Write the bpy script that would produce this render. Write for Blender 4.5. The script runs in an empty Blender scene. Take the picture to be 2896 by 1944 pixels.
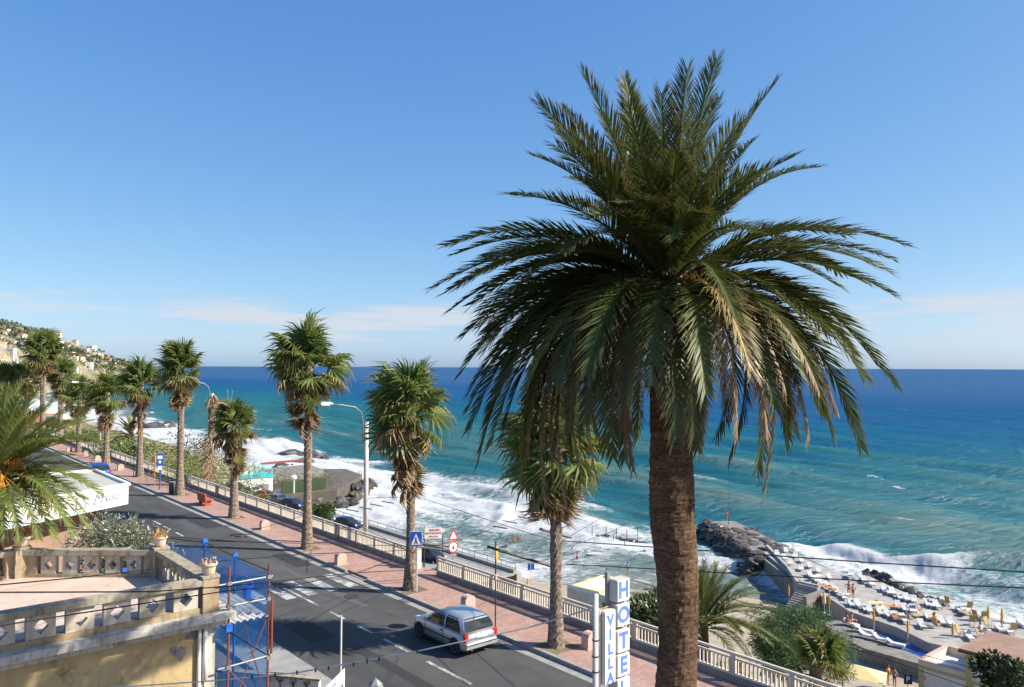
import bpy, bmesh, math, random
import numpy as np
from mathutils import Vector, Matrix, noise as mnoise
R = math.radians
rnd = random.Random(7)
scene = bpy.context.scene
col = scene.collection

# ------------------------------------------------------------------ camera
F = 2209.0                      # focal length in photo pixels (2896 wide)
CAM = Vector((0, 0, 10.2))
PITCH = math.atan(67 / F)
CR = Matrix.Rotation(R(90) + PITCH, 3, 'X') @ Matrix.Rotation(0.0038, 3, 'Z')
cd = bpy.data.cameras.new('camera'); cam = bpy.data.objects.new('camera', cd); col.objects.link(cam)
cam.matrix_world = Matrix.Translation(CAM) @ CR.to_4x4()
cd.sensor_width = 36; cd.sensor_fit = 'HORIZONTAL'; cd.lens = 36 * F / 2896
cd.clip_start = 0.1; cd.clip_end = 120000
scene.camera = cam
# ------------------------------------------------------------------ sky and sun
SUN_EL, SUN_AZ = 37.0, 98.0     # azimuth clockwise from the viewing direction
w = bpy.data.worlds.new('World'); scene.world = w; w.use_nodes = True
nt = w.node_tree; nt.nodes.clear()
def N(nt, t, **k):
    n = nt.nodes.new(t)
    for a, b in k.items(): setattr(n, a, b)
    return n
wo = N(nt, 'ShaderNodeOutputWorld'); bg = N(nt, 'ShaderNodeBackground')
sky = N(nt, 'ShaderNodeTexSky', sky_type='NISHITA', sun_disc=False, sun_elevation=R(SUN_EL), sun_rotation=R(SUN_AZ),
        altitude=0, air_density=.7, dust_density=.8, ozone_density=0.0)
tc = N(nt, 'ShaderNodeTexCoord'); sx = N(nt, 'ShaderNodeSeparateXYZ'); nt.links.new(tc.outputs['Generated'], sx.inputs[0])
mp = N(nt, 'ShaderNodeMapping'); mp.inputs['Scale'].default_value = (3.2, 3.2, 34); mp.inputs['Location'].default_value = (6.85, -13.48, 14.43); nt.links.new(tc.outputs['Generated'], mp.inputs[0])
cn = N(nt, 'ShaderNodeTexNoise'); cn.inputs['Scale'].default_value = 1.6; cn.inputs['Detail'].default_value = 7; cn.inputs['Roughness'].default_value = .55
nt.links.new(mp.outputs[0], cn.inputs['Vector'])
band = N(nt, 'ShaderNodeFloatCurve')
c = band.mapping.curves[0]
for p in ((.018, 0), (.034, .5), (.055, .85), (.072, .8), (.088, .15), (.1, 0)): c.points.new(*p)
c.points[0].location = (0, 0); c.points[-1].location = (1, 0); band.mapping.update()
nt.links.new(sx.outputs['Z'], band.inputs['Value'])
ramp = N(nt, 'ShaderNodeMapRange'); ramp.inputs['From Min'].default_value = .45; ramp.inputs['From Max'].default_value = .64; ramp.interpolation_type = 'SMOOTHSTEP'
nt.links.new(cn.outputs['Fac'], ramp.inputs['Value'])
mu = N(nt, 'ShaderNodeMath', operation='MULTIPLY'); nt.links.new(ramp.outputs[0], mu.inputs[0]); nt.links.new(band.outputs[0], mu.inputs[1])
mix = N(nt, 'ShaderNodeMix', data_type='RGBA'); mix.inputs['B'].default_value = (7.2, 7.6, 8.4, 1)
# one tone curve over the whole sky
sp_ = N(nt, 'ShaderNodeSeparateColor'); cb_ = N(nt, 'ShaderNodeCombineColor'); nt.links.new(sky.outputs[0], sp_.inputs[0])
for k_, (g_, e_) in enumerate(((1.16, 1.02), (2.2, .73), (4.65, .41))):
    pw = N(nt, 'ShaderNodeMath', operation='POWER'); pw.inputs[1].default_value = e_; ml = N(nt, 'ShaderNodeMath', operation='MULTIPLY'); ml.inputs[1].default_value = g_
    nt.links.new(sp_.outputs[k_], pw.inputs[0]); nt.links.new(pw.outputs[0], ml.inputs[0]); nt.links.new(ml.outputs[0], cb_.inputs[k_])
nt.links.new(mu.outputs[0], mix.inputs['Factor']); nt.links.new(cb_.outputs[0], mix.inputs['A'])
nt.links.new(mix.outputs['Result'], bg.inputs[0]); bg.inputs[1].default_value = 0.051
nt.links.new(bg.outputs[0], wo.inputs[0])
sd = bpy.data.lights.new('sun', 'SUN'); sd.energy = 4.9; sd.angle = R(.53); sd.color = (1, .92, .79)
sun = bpy.data.objects.new('sun', sd); col.objects.link(sun)
SUNV = Vector((math.sin(R(SUN_AZ)) * math.cos(R(SUN_EL)), math.cos(R(SUN_AZ)) * math.cos(R(SUN_EL)), math.sin(R(SUN_EL))))
sun.rotation_euler = SUNV.to_track_quat('Z', 'Y').to_euler()
vs = scene.view_settings; vs.view_transform = 'Standard'; vs.look = 'None'; vs.exposure = .95; vs.gamma = 1; vs.use_curve_mapping = False

# ------------------------------------------------------------------ frames
# road frame: n = metres towards the sea, s = metres along the road away from the hotel
RZ = R(40.3); U = Vector((-math.sin(RZ), math.cos(RZ), 0)); NV = Vector((math.cos(RZ), math.sin(RZ), 0))
def rs(n, s, z=0.0): return NV * n + U * s + Vector((0, 0, z))
def ray(x, y): return CR @ Vector(((x - 1448) / F, -(y - 972) / F, -1))
def at_z(x, y, z): d = ray(x, y); return CAM + d * ((z - CAM.z) / d.z)
def at_y(x, y, Y): d = ray(x, y); return CAM + d * (Y / d.y)
def ns(p): return (p.dot(NV), p.dot(U))
SEA = -18.6

# ------------------------------------------------------------------ materials
MATS = {}
def newmat(name):
    m = bpy.data.materials.new(name); m.use_nodes = True; m.node_tree.nodes.clear()
    MATS[name] = m
    return m, m.node_tree
def out_principled(nt):
    o = N(nt, 'ShaderNodeOutputMaterial'); p = N(nt, 'ShaderNodeBsdfPrincipled'); nt.links.new(p.outputs[0], o.inputs[0])
    return p
def noise_node(nt, scale, detail=6, rough=.6, coord='Object', dist=0, stretch=None):
    t = N(nt, 'ShaderNodeTexCoord'); n = N(nt, 'ShaderNodeTexNoise')
    n.inputs['Scale'].default_value = scale; n.inputs['Detail'].default_value = detail; n.inputs['Roughness'].default_value = rough; n.inputs['Distortion'].default_value = dist
    if stretch:
        m = N(nt, 'ShaderNodeMapping'); m.inputs['Scale'].default_value = stretch
        nt.links.new(t.outputs[coord], m.inputs[0]); nt.links.new(m.outputs[0], n.inputs['Vector'])
    else: nt.links.new(t.outputs[coord], n.inputs['Vector'])
    return n
def rampn(nt, src, stops, interp='LINEAR'):
    r = N(nt, 'ShaderNodeValToRGB'); r.color_ramp.interpolation = interp
    el = r.color_ramp.elements
    while len(el) < len(stops): el.new(.5)
    for e, (p, c) in zip(el, stops): e.position = p; e.color = (*c, 1)
    nt.links.new(src, r.inputs[0]); return r
def rgbmix(nt, fac, a, b, mode='MIX'):
    m = N(nt, 'ShaderNodeMix', data_type='RGBA', blend_type=mode)
    for s, v in (('Factor', fac), ('A', a), ('B', b)):
        if isinstance(v, (int, float)): m.inputs[s].default_value = v
        elif isinstance(v, tuple): m.inputs[s].default_value = (*v, 1)
        else: nt.links.new(v, m.inputs[s])
    return m.outputs['Result']
def add_bump(nt, p, src, strength=.3, dist=.02):
    b = N(nt, 'ShaderNodeBump'); b.inputs['Strength'].default_value = strength; b.inputs['Distance'].default_value = dist
    nt.links.new(src, b.inputs['Height']); nt.links.new(b.outputs[0], p.inputs['Normal'])
def pm(name, a, b=None, scale=4, rough=.7, metal=0, bump=0, bscale=None, spec=.3, stretch=None, lo=.35, hi=.65, rnd_obj=0, coord='Object'):
    """two colours mixed by noise, optional relief"""
    m, nt = newmat(name); p = out_principled(nt)
    p.inputs['Roughness'].default_value = rough; p.inputs['Metallic'].default_value = metal; p.inputs['Specular IOR Level'].default_value = spec
    n = noise_node(nt, scale, stretch=stretch, coord=coord)
    c = rampn(nt, n.outputs['Fac'], ((lo, a), (hi, b or tuple(x * .8 for x in a)))).outputs[0]
    if rnd_obj:
        oi = N(nt, 'ShaderNodeObjectInfo'); mr = N(nt, 'ShaderNodeMapRange'); nt.links.new(oi.outputs['Random'], mr.inputs[0])
        mr.inputs[3].default_value = 1 - rnd_obj; mr.inputs[4].default_value = 1 + rnd_obj
        v = N(nt, 'ShaderNodeVectorMath', operation='SCALE'); nt.links.new(c, v.inputs[0]); nt.links.new(mr.outputs[0], v.inputs['Scale']); c = v.outputs[0]
    nt.links.new(c, p.inputs['Base Color'])
    if bump:
        bn = noise_node(nt, bscale or scale * 6, stretch=stretch, coord=coord); add_bump(nt, p, bn.outputs['Fac'], bump, .03)
    return m
def leafmat(name, a, b, trans=.35, rough=.45, gloss=.12, hue=.25, tip=None):
    m, nt = newmat(name); o = N(nt, 'ShaderNodeOutputMaterial')
    oi = N(nt, 'ShaderNodeObjectInfo'); n = noise_node(nt, 1.7, 3)
    ad = N(nt, 'ShaderNodeMath', operation='ADD'); nt.links.new(oi.outputs['Random'], ad.inputs[0]); nt.links.new(n.outputs['Fac'], ad.inputs[1])
    hf = N(nt, 'ShaderNodeMath', operation='MULTIPLY'); nt.links.new(ad.outputs[0], hf.inputs[0]); hf.inputs[1].default_value = .5
    c = rampn(nt, hf.outputs[0], ((.25, a), (.8, b))).outputs[0]
    if tip:
        at = N(nt, 'ShaderNodeAttribute', attribute_name='tip'); c = rgbmix(nt, at.outputs['Fac'], c, tip); ab = N(nt, 'ShaderNodeAttribute', attribute_name='rib'); c = rgbmix(nt, ab.outputs['Fac'], c, tuple(x * .35 + y * .75 for x, y in zip(tip, b)))
    d = N(nt, 'ShaderNodeBsdfDiffuse'); t = N(nt, 'ShaderNodeBsdfTranslucent'); g = N(nt, 'ShaderNodeBsdfGlossy'); g.inputs['Roughness'].default_value = rough
    g.inputs['Color'].default_value = (.8, .85, .8, 1)
    m1 = N(nt, 'ShaderNodeMixShader'); m2 = N(nt, 'ShaderNodeMixShader'); m1.inputs[0].default_value = trans; m2.inputs[0].default_value = gloss
    nt.links.new(c, d.inputs[0]); nt.links.new(rgbmix(nt, .5, c, (.35, .45, .05), 'MULTIPLY') if False else c, t.inputs[0])
    nt.links.new(d.outputs[0], m1.inputs[1]); nt.links.new(t.outputs[0], m1.inputs[2]); nt.links.new(m1.outputs[0], m2.inputs[1]); nt.links.new(g.outputs[0], m2.inputs[2])
    nt.links.new(m2.outputs[0], o.inputs[0]); return m

# ------------------------------------------------------------------ mesh helpers
class MB:
    def __init__(s): s.v = []; s.f = []; s.tip = None; s.rib = None
    def add(s, vs, fs):
        o = len(s.v); s.v += [tuple(v) for v in vs]; s.f += [tuple(i + o for i in f) for f in fs]; return s
    def box(s, c, d, rz=0, rx=0, ry=0, tz=1.0):
        x, y, z = d[0] / 2, d[1] / 2, d[2] / 2
        M = Matrix.Rotation(rz, 3, 'Z') @ Matrix.Rotation(ry, 3, 'Y') @ Matrix.Rotation(rx, 3, 'X'); c = Vector(c)
        P = [Vector((a * x * (tz if k > 0 else 1), b * y * (tz if k > 0 else 1), k * z)) for k in (-1, 1) for a, b in ((-1, -1), (1, -1), (1, 1), (-1, 1))]
        return s.add([c + M @ p for p in P], [(3, 2, 1, 0), (4, 5, 6, 7), (0, 1, 5, 4), (1, 2, 6, 5), (2, 3, 7, 6), (3, 0, 4, 7)])
    def tube(s, pts, r, k=6, caps=True):
        pts = [Vector(p) for p in pts]; n = len(pts); rr = r if isinstance(r, (list, tuple)) else [r] * n
        vs = []; fs = []; ref = None
        for i, p in enumerate(pts):
            t = (pts[min(i + 1, n - 1)] - pts[max(i - 1, 0)]).normalized()
            if ref is None: ref = Vector((0, 0, 1)) if abs(t.z) < .9 else Vector((1, 0, 0))
            a = t.cross(ref).normalized(); b = a.cross(t); ref = b
            for j in range(k):
                q = 2 * math.pi * j / k; vs.append(p + (a * math.cos(q) + b * math.sin(q)) * rr[i])
        for i in range(n - 1):
            for j in range(k): fs.append((i * k + j, i * k + (j + 1) % k, (i + 1) * k + (j + 1) % k, (i + 1) * k + j))
        if caps: fs.append(tuple(range(k))[::-1]); fs.append(tuple((n - 1) * k + j for j in range(k)))
        return s.add(vs, fs)
    def cyl(s, p, q, r, k=12, r2=None): return s.tube([p, q], [r, r if r2 is None else r2], k)
    def prism(s, poly, z0, z1):
        n = len(poly); vs = [(x, y, z0) for x, y in poly] + [(x, y, z1) for x, y in poly]
        return s.add(vs, [tuple(range(n))[::-1], tuple(range(n, 2 * n))] + [(i, (i + 1) % n, n + (i + 1) % n, n + i) for i in range(n)])
    def lathe(s, prof, k=16, c=(0, 0, 0)):
        c = Vector(c); vs = [c + Vector((r * math.cos(2 * math.pi * j / k), r * math.sin(2 * math.pi * j / k), z)) for r, z in prof for j in range(k)]
        n = len(prof); fs = [(i * k + j, i * k + (j + 1) % k, (i + 1) * k + (j + 1) % k, (i + 1) * k + j) for i in range(n - 1) for j in range(k)]
        fs += [tuple(range(k))[::-1], tuple((n - 1) * k + j for j in range(k))]
        return s.add(vs, fs)
    def mesh(s, name, mat, smooth=False):
        me = bpy.data.meshes.new(name); me.from_pydata(s.v, [], s.f)
        if s.tip is not None: me.attributes.new('tip', 'FLOAT', 'POINT').data.foreach_set('value', s.tip)
        if s.rib is not None: me.attributes.new('rib', 'FLOAT', 'POINT').data.foreach_set('value', s.rib)
        if mat: me.materials.append(MATS[mat] if isinstance(mat, str) else mat)
        if smooth: me.polygons.foreach_set('use_smooth', [True] * len(me.polygons))
        me.update(); return me
def obj(name, me, parent=None, loc=None, rz=None, kind=None, label=None, cat=None, group=None, mw=None):
    o = bpy.data.objects.new(name, me); col.objects.link(o)
    if mw is not None: o.matrix_basis = mw
    if loc is not None: o.location = loc
    if rz is not None: o.rotation_euler = (0, 0, rz)
    if parent: o.parent = parent
    for k, v in (('kind', kind), ('label', label), ('category', cat), ('group', group)):
        if v: o[k] = v
    return o
def thing(name, label, cat, loc=(0, 0, 0), rz=0, group=None, kind=None): return obj(name, None, None, loc, rz, kind, label, cat, group)
def part(name, mb, mat, parent, smooth=False, kind=None, **k): return obj(name, mb.mesh(name, mat, smooth), parent, kind=kind, **k)
def struct(name, mb, mat, loc=None, rz=None, parent=None, smooth=False, kind='structure'): return obj(name, mb.mesh(name, mat, smooth), parent, loc, rz, None if parent else kind)
def bevel(o, wd=.02, seg=2):
    m = o.modifiers.new('bevel', 'BEVEL'); m.width = wd; m.segments = seg; m.limit_method = 'ANGLE'; m.angle_limit = R(35); return o
def textmesh(s, size, mat, ext=.004, shear=0, bold=0, align='CENTER', sp=1):
    cu = bpy.data.curves.new('t', 'FONT'); cu.body = s; cu.size = size; cu.extrude = ext; cu.shear = shear; cu.offset = bold; cu.align_x = align; cu.align_y = 'CENTER'; cu.resolution_u = 3; cu.space_character = sp
    o = bpy.data.objects.new('t', cu); col.objects.link(o)
    dg = bpy.context.evaluated_depsgraph_get(); me = bpy.data.meshes.new_from_object(o.evaluated_get(dg)); bpy.data.objects.remove(o); bpy.data.curves.remove(cu)
    me.materials.clear(); me.materials.append(MATS[mat]); return me
ORD = ['first', 'second', 'third', 'fourth', 'fifth', 'sixth', 'seventh', 'eighth', 'ninth', 'tenth', 'eleventh', 'twelfth', 'thirteenth', 'fourteenth', 'fifteenth', 'sixteenth', 'seventeenth', 'eighteenth', 'nineteenth', 'twentieth'] 
ORD += ['twenty-' + o for o in ORD[:9]] + ['thirtieth'] + ['thirty-' + o for o in ORD[:9]] + ['fortieth'] + ['forty-' + o for o in ORD[:9]]
def sm(a, b, x):
    t = np.clip((x - a) / (b - a), 0, 1) if isinstance(x, np.ndarray) else max(0, min(1, (x - a) / (b - a)))
    return t * t * (3 - 2 * t)

# ------------------------------------------------------------------ material library
def asphalt():
    m, nt = newmat('asphalt'); p = out_principled(nt); p.inputs['Roughness'].default_value = .8; p.inputs['Specular IOR Level'].default_value = .25
    n1 = noise_node(nt, .35, 4, .6, stretch=(1, .18, 1)); n2 = noise_node(nt, 60, 3, .7); n3 = noise_node(nt, 1.1, 6, .65)
    c = rampn(nt, n1.outputs['Fac'], ((.3, (.045, .046, .047)), (.5, (.068, .068, .067)), (.7, (.088, .088, .085)))).outputs[0]
    c = rgbmix(nt, .5, c, rampn(nt, n3.outputs['Fac'], ((.35, (.42, .42, .42)), (.65, (.62, .62, .62)))).outputs[0], 'OVERLAY')
    c = rgbmix(nt, .35, c, rampn(nt, n2.outputs['Fac'], ((.35, (.3, .3, .3)), (.65, (.7, .7, .7)))).outputs[0], 'OVERLAY')
    v = N(nt, 'ShaderNodeTexVoronoi', feature='DISTANCE_TO_EDGE'); v.inputs['Scale'].default_value = .16
    t = N(nt, 'ShaderNodeTexCoord'); wn = noise_node(nt, .9, 3); va = N(nt, 'ShaderNodeVectorMath', operation='ADD'); nt.links.new(t.outputs['Object'], va.inputs[0]); nt.links.new(wn.outputs['Color'], va.inputs[1]); nt.links.new(va.outputs[0], v.inputs['Vector'])
    cr = rampn(nt, v.outputs['Distance'], ((0, (1, 1, 1)), (.012, (0, 0, 0)))).outputs[0]
    c = rgbmix(nt, rgbmix(nt, .6, (0, 0, 0), cr), c, (.035, .035, .04))
    nt.links.new(c, p.inputs['Base Color']); add_bump(nt, p, n2.outputs['Fac'], .25, .01)
asphalt()
def paving():
    m, nt = newmat('paving'); p = out_principled(nt); p.inputs['Roughness'].default_value = .85; p.inputs['Specular IOR Level'].default_value = .2
    t = N(nt, 'ShaderNodeTexCoord'); b = N(nt, 'ShaderNodeTexBrick'); nt.links.new(t.outputs['Object'], b.inputs['Vector'])
    b.inputs['Scale'].default_value = 1; b.inputs['Brick Width'].default_value = .24; b.inputs['Row Height'].default_value = .12; b.inputs['Mortar Size'].default_value = .009; b.inputs['Mortar Smooth'].default_value = .3
    b.inputs['Color1'].default_value = (.33, .205, .17, 1); b.inputs['Color2'].default_value = (.41, .265, .22, 1); b.inputs['Mortar'].default_value = (.27, .2, .175, 1); b.inputs['Bias'].default_value = -.1
    n = noise_node(nt, .6, 6, .7); n2 = noise_node(nt, 9, 4, .7)
    c = rgbmix(nt, .55, b.outputs[0], rampn(nt, n.outputs['Fac'], ((.3, (.36, .35, .34)), (.7, (.62, .62, .62)))).outputs[0], 'OVERLAY')
    c = rgbmix(nt, .4, c, rampn(nt, n2.outputs['Fac'], ((.3, (.3, .3, .3)), (.7, (.66, .66, .66)))).outputs[0], 'OVERLAY')
    nt.links.new(c, p.inputs['Base Color']); add_bump(nt, p, b.outputs['Fac'], -.3, .006)
paving()
pm('gutter', (.3, .3, .285), (.22, .22, .21), 2.2, .85, bump=.2, bscale=50)
pm('kerbstone', (.34, .31, .29), (.24, .225, .21), 3, .85, bump=.3, bscale=30)
def paint():
    m, nt = newmat('road_paint'); p = out_principled(nt); p.inputs['Roughness'].default_value = .7
    n = noise_node(nt, 14, 6, .7); n2 = noise_node(nt, 1.5, 3)
    a = N(nt, 'ShaderNodeMath', operation='ADD'); nt.links.new(n.outputs['Fac'], a.inputs[0]); nt.links.new(n2.outputs['Fac'], a.inputs[1])
    nt.links.new(rampn(nt, a.outputs[0], ((.85, (.5, .5, .48)), (1.0, (.36, .36, .35)), (1.12, (.17, .17, .17)))).outputs[0], p.inputs['Base Color'])
paint()
pm('soil', (.2, .15, .1), (.13, .1, .065), 3, .95, bump=.4)
pm('rail_white', (.62, .57, .48), (.5, .45, .37), 2.5, .6, bump=.15, bscale=40, rnd_obj=.08)
pm('plinth', (.33, .28, .25), (.22, .19, .17), 1.6, .9, bump=.3, bscale=14)
pm('bollard_stone', (.52, .38, .32), (.44, .3, .25), 3, .8, bump=.2)
pm('sand', (.36, .31, .24), (.27, .23, .175), 1.2, .95, bump=.35, bscale=9)
pm('wet_sand', (.2, .18, .15), (.15, .135, .115), 1, .35, spec=.5)
pm('scrub_ground', (.13, .13, .05), (.19, .15, .085), .5, .95, bump=.5, bscale=3)
pm('concrete', (.36, .345, .32), (.26, .25, .235), .8, .85, bump=.3, bscale=12)
pm('terrace_stone', (.13, .115, .095), (.08, .07, .06), .5, .9, bump=.6, bscale=3)
pm('concrete_dark', (.24, .22, .2), (.15, .14, .13), .9, .9, bump=.4, bscale=7)
pm('rock', (.04, .037, .034), (.11, .095, .08), 1.1, .8, bump=.8, bscale=4, rnd_obj=.35)
pm('rock_wet', (.04, .04, .042), (.09, .08, .075), 1.3, .35, bump=.8, bscale=4, spec=.6)
pm('white_paint', (.8, .8, .78), (.72, .72, .7), 1.2, .55)
pm('white_plastic', (.58, .58, .57), (.48, .48, .48), 2, .45)
pm('metal_grey', (.27, .28, .29), (.2, .21, .22), 4, .5, metal=.3)
pm('concrete_pole', (.56, .54, .5), (.46, .44, .4), 3, .8, bump=.2)
pm('dark_metal', (.035, .035, .04), (.06, .055, .05), 5, .5)
pm('rust_red', (.25, .065, .04), (.16, .055, .04), 6, .7)
pm('pole_blue', (.03, .12, .42), (.025, .09, .3), 6, .5)
pm('wire', (.012, .012, .013), (.02, .02, .02), 3, .6)
pm('wire_white', (.6, .6, .58), (.45, .45, .43), 3, .6)
pm('sign_blue', (.015, .1, .55), (.015, .085, .48), 2, .35, spec=.5)
pm('sign_red', (.55, .03, .03), (.45, .03, .03), 2, .4)
pm('sign_white', (.82, .82, .8), (.76, .76, .74), 2, .4)
pm('letter_blue', (.1, .19, .62), (.13, .22, .6), 2, .45)
pm('letter_grey', (.16, .19, .27), (.13, .16, .24), 2, .5)
pm('wave_blue', (.36, .55, .76), (.45, .62, .8), 2, .5)
pm('navy', (.02, .025, .09), (.025, .03, .1), 2, .5)
pm('yellow', (.55, .31, .04), (.5, .27, .03), 2, .5, rnd_obj=.15)
pm('ochre', (.4, .29, .15), (.35, .25, .12), 3, .7)
pm('pale_yellow', (.75, .62, .3), (.7, .55, .22), 3, .6)
pm('orange', (.5, .2, .07), (.45, .18, .07), 2, .5)
pm('pink', (.75, .3, .32), (.7, .25, .28), 2, .5)
pm('bench_red', (.42, .1, .055), (.34, .085, .05), 4, .6)
pm('bin_dark', (.06, .065, .07), (.09, .09, .09), 4, .5)
pm('terracotta', (.42, .15, .09), (.32, .12, .075), 3, .85)
pm('pot', (.62, .5, .38), (.5, .38, .27), 4, .85, bump=.2)
pm('geranium', (.35, .06, .04), (.12, .12, .03), 14, .7, lo=.45, hi=.55)
pm('dry_orange', (.5, .24, .05), (.3, .2, .06), 9, .8)
pm('dates', (.42, .17, .02), (.5, .25, .025), 9, .55, bump=.6, bscale=60)
def trunk_mat():
    m, nt = newmat('trunk_date'); p = out_principled(nt); p.inputs['Roughness'].default_value = .95; p.inputs['Specular IOR Level'].default_value = .15
    n1 = noise_node(nt, 11, 6, .7, stretch=(1, 1, 2.6)); n2 = noise_node(nt, 1.3, 5, .6); n3 = noise_node(nt, 3.2, 4, .6, stretch=(.6, .6, 3.5))
    c = rampn(nt, n1.outputs['Fac'], ((.35, (.058, .038, .025)), (.65, (.2, .135, .088)))).outputs[0]
    c = rgbmix(nt, .75, c, rampn(nt, n2.outputs['Fac'], ((.3, (.28, .26, .26)), (.7, (.72, .66, .62)))).outputs[0], 'OVERLAY')
    c = rgbmix(nt, .6, c, rampn(nt, n3.outputs['Fac'], ((.35, (.22, .2, .2)), (.62, (.7, .68, .66)))).outputs[0], 'OVERLAY')
    nt.links.new(c, p.inputs['Base Color']); bn = noise_node(nt, 26, 6, .7, stretch=(1, 1, 2.6)); add_bump(nt, p, bn.outputs['Fac'], 1, .03)
trunk_mat()
pm('trunk_fan', (.12, .09, .07), (.3, .23, .175), 9, .95, bump=.8, bscale=22, lo=.4, hi=.6)
pm('bark', (.16, .12, .085), (.09, .07, .05), 6, .95, bump=.8)
pm('dry_twig', (.33, .22, .14), (.25, .16, .1), 6, .9)
pm('blue_tarp', (.02, .12, .5), (.03, .16, .58), 3, .5)
pm('shade_tarp_blue', (.02, .08, .3), (.03, .1, .36), 2, .4)  # blue that carries the platform wall's shade and the dark tarps in it
pm('turquoise', (.06, .5, .5), (.08, .45, .46), 2, .5)
pm('felt_roof', (.32, .2, .15), (.22, .15, .115), .9, .95, bump=.2)
pm('roof_gravel', (.42, .41, .37), (.34, .33, .3), 1.5, .95, bump=.3)
pm('cream_wall', (.66, .6, .5), (.55, .49, .4), .8, .9)
pm('yellow_stone', (.5, .4, .22), (.42, .33, .18), 2, .9)
pm('red_roof', (.42, .14, .08), (.33, .12, .075), 2, .9)
pm('skin', (.42, .2, .12), (.36, .17, .1), 6, .6)
pm('hair', (.02, .013, .01), (.035, .022, .015), 9, .6)
pm('cloth_red', (.55, .04, .05), (.5, .04, .05), 4, .8)
pm('cloth_blue', (.05, .22, .6), (.04, .18, .5), 4, .8)
pm('cloth_dark', (.03, .035, .06), (.04, .04, .06), 4, .8)
pm('cloth_white', (.75, .75, .75), (.7, .7, .7), 4, .8)
pm('tyre', (.02, .02, .021), (.03, .03, .03), 9, .8)
pm('rim', (.42, .43, .45), (.3, .31, .33), 7, .35, metal=.6)
pm('black_trim', (.022, .022, .025), (.03, .03, .032), 5, .5)
pm('tail_red', (.55, .015, .012), (.5, .012, .01), 5, .15, spec=.6)
pm('house_window', (.05, .06, .075), (.07, .08, .09), 2, .2, spec=.6)
def carpaint(name, c, metal=.55):
    m, nt = newmat(name); p = out_principled(nt); p.inputs['Base Color'].default_value = (*c, 1); p.inputs['Metallic'].default_value = metal; p.inputs['Roughness'].default_value = .38
    p.inputs['Coat Weight'].default_value = .6; p.inputs['Coat Roughness'].default_value = .06
    n = noise_node(nt, 4, 5); nt.links.new(rampn(nt, n.outputs['Fac'], ((.3, (.3, .3, .3)), (.7, (.42, .42, .42)))).outputs[0], p.inputs['Roughness'])
carpaint('silver', (.5, .52, .55), .6); carpaint('car_white', (.78, .78, .78), 0); carpaint('car_red', (.45, .02, .03), .1); carpaint('car_navy', (.025, .035, .08), .3); carpaint('car_blue', (.02, .1, .4), .3); carpaint('car_grey', (.22, .25, .3), .5)
def glass():
    m, nt = newmat('car_glass'); p = out_principled(nt); p.inputs['Base Color'].default_value = (.02, .03, .032, 1); p.inputs['Roughness'].default_value = .04; p.inputs['Specular IOR Level'].default_value = .7
    n = noise_node(nt, 2, 2); nt.links.new(rampn(nt, n.outputs['Fac'], ((.4, (.012, .018, .02)), (.7, (.03, .045, .048)))).outputs[0], p.inputs['Base Color'])
glass()
def net():
    m, nt = newmat('blue_net'); o = N(nt, 'ShaderNodeOutputMaterial'); d = N(nt, 'ShaderNodeBsdfDiffuse'); t = N(nt, 'ShaderNodeBsdfTransparent'); tr = N(nt, 'ShaderNodeBsdfTranslucent')
    n = noise_node(nt, 1.4, 5, .7)
    c = rampn(nt, n.outputs['Fac'], ((.3, (.02, .1, .36)), (.7, (.03, .17, .5)))).outputs[0]; nt.links.new(c, d.inputs[0]); nt.links.new(c, tr.inputs[0]); t.inputs[0].default_value = (.75, .88, 1, 1)
    a = N(nt, 'ShaderNodeMixShader'); a.inputs[0].default_value = .45; nt.links.new(d.outputs[0], a.inputs[1]); nt.links.new(tr.outputs[0], a.inputs[2])
    b = N(nt, 'ShaderNodeMixShader'); f = rampn(nt, n.outputs['Fac'], ((.25, (.36, .36, .36)), (.75, (.66, .66, .66)))).outputs[0]; nt.links.new(f, b.inputs[0])
    nt.links.new(t.outputs[0], b.inputs[1]); nt.links.new(a.outputs[0], b.inputs[2]); nt.links.new(b.outputs[0], o.inputs[0])
net()
def plaster(name, base, warm, dirt, streak=.5, dscale=1.6):
    """weathered render: base tint, rain streaks with their own shape, lichen specks"""
    m, nt = newmat(name); p = out_principled(nt); p.inputs['Roughness'].default_value = .92; p.inputs['Specular IOR Level'].default_value = .15
    n1 = noise_node(nt, .9, 7, .65); n2 = noise_node(nt, 3.2, 6, .7, stretch=(1.6, 1.6, .32)); n3 = noise_node(nt, dscale * 3.2, 8, .75)
    c = rampn(nt, n1.outputs['Fac'], ((.36, base), (.64, warm))).outputs[0]
    f = rampn(nt, n2.outputs['Fac'], ((.5, (0, 0, 0)), (.72, (streak,) * 3))).outputs[0]; c = rgbmix(nt, f, c, dirt)
    g = rampn(nt, n3.outputs['Fac'], ((.56, (0, 0, 0)), (.68, (.75,) * 3))).outputs[0]; c = rgbmix(nt, g, c, tuple(x * .55 for x in dirt))
    nt.links.new(c, p.inputs['Base Color']); add_bump(nt, p, n3.outputs['Fac'], .35, .02)
plaster('parapet_plaster', (.4, .34, .24), (.31, .22, .13), (.12, .1, .07), .8)
plaster('panel_plaster', (.5, .47, .43), (.42, .36, .27), (.14, .125, .1), .8)
plaster('coping_stone', (.37, .33, .26), (.28, .24, .18), (.075, .068, .05), .9, 2.2)
plaster('cornice_plaster', (.58, .57, .53), (.42, .4, .35), (.09, .085, .075), .85, 2.4)
plaster('yellow_wall', (.48, .38, .22), (.42, .32, .17), (.3, .22, .12), .5, .5)
plaster('white_wall', (.72, .7, .67), (.62, .6, .56), (.4, .38, .35), .35, .6)
plaster('terrace_floor', (.56, .45, .38), (.5, .38, .31), (.36, .27, .22), .4, .7)
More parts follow.
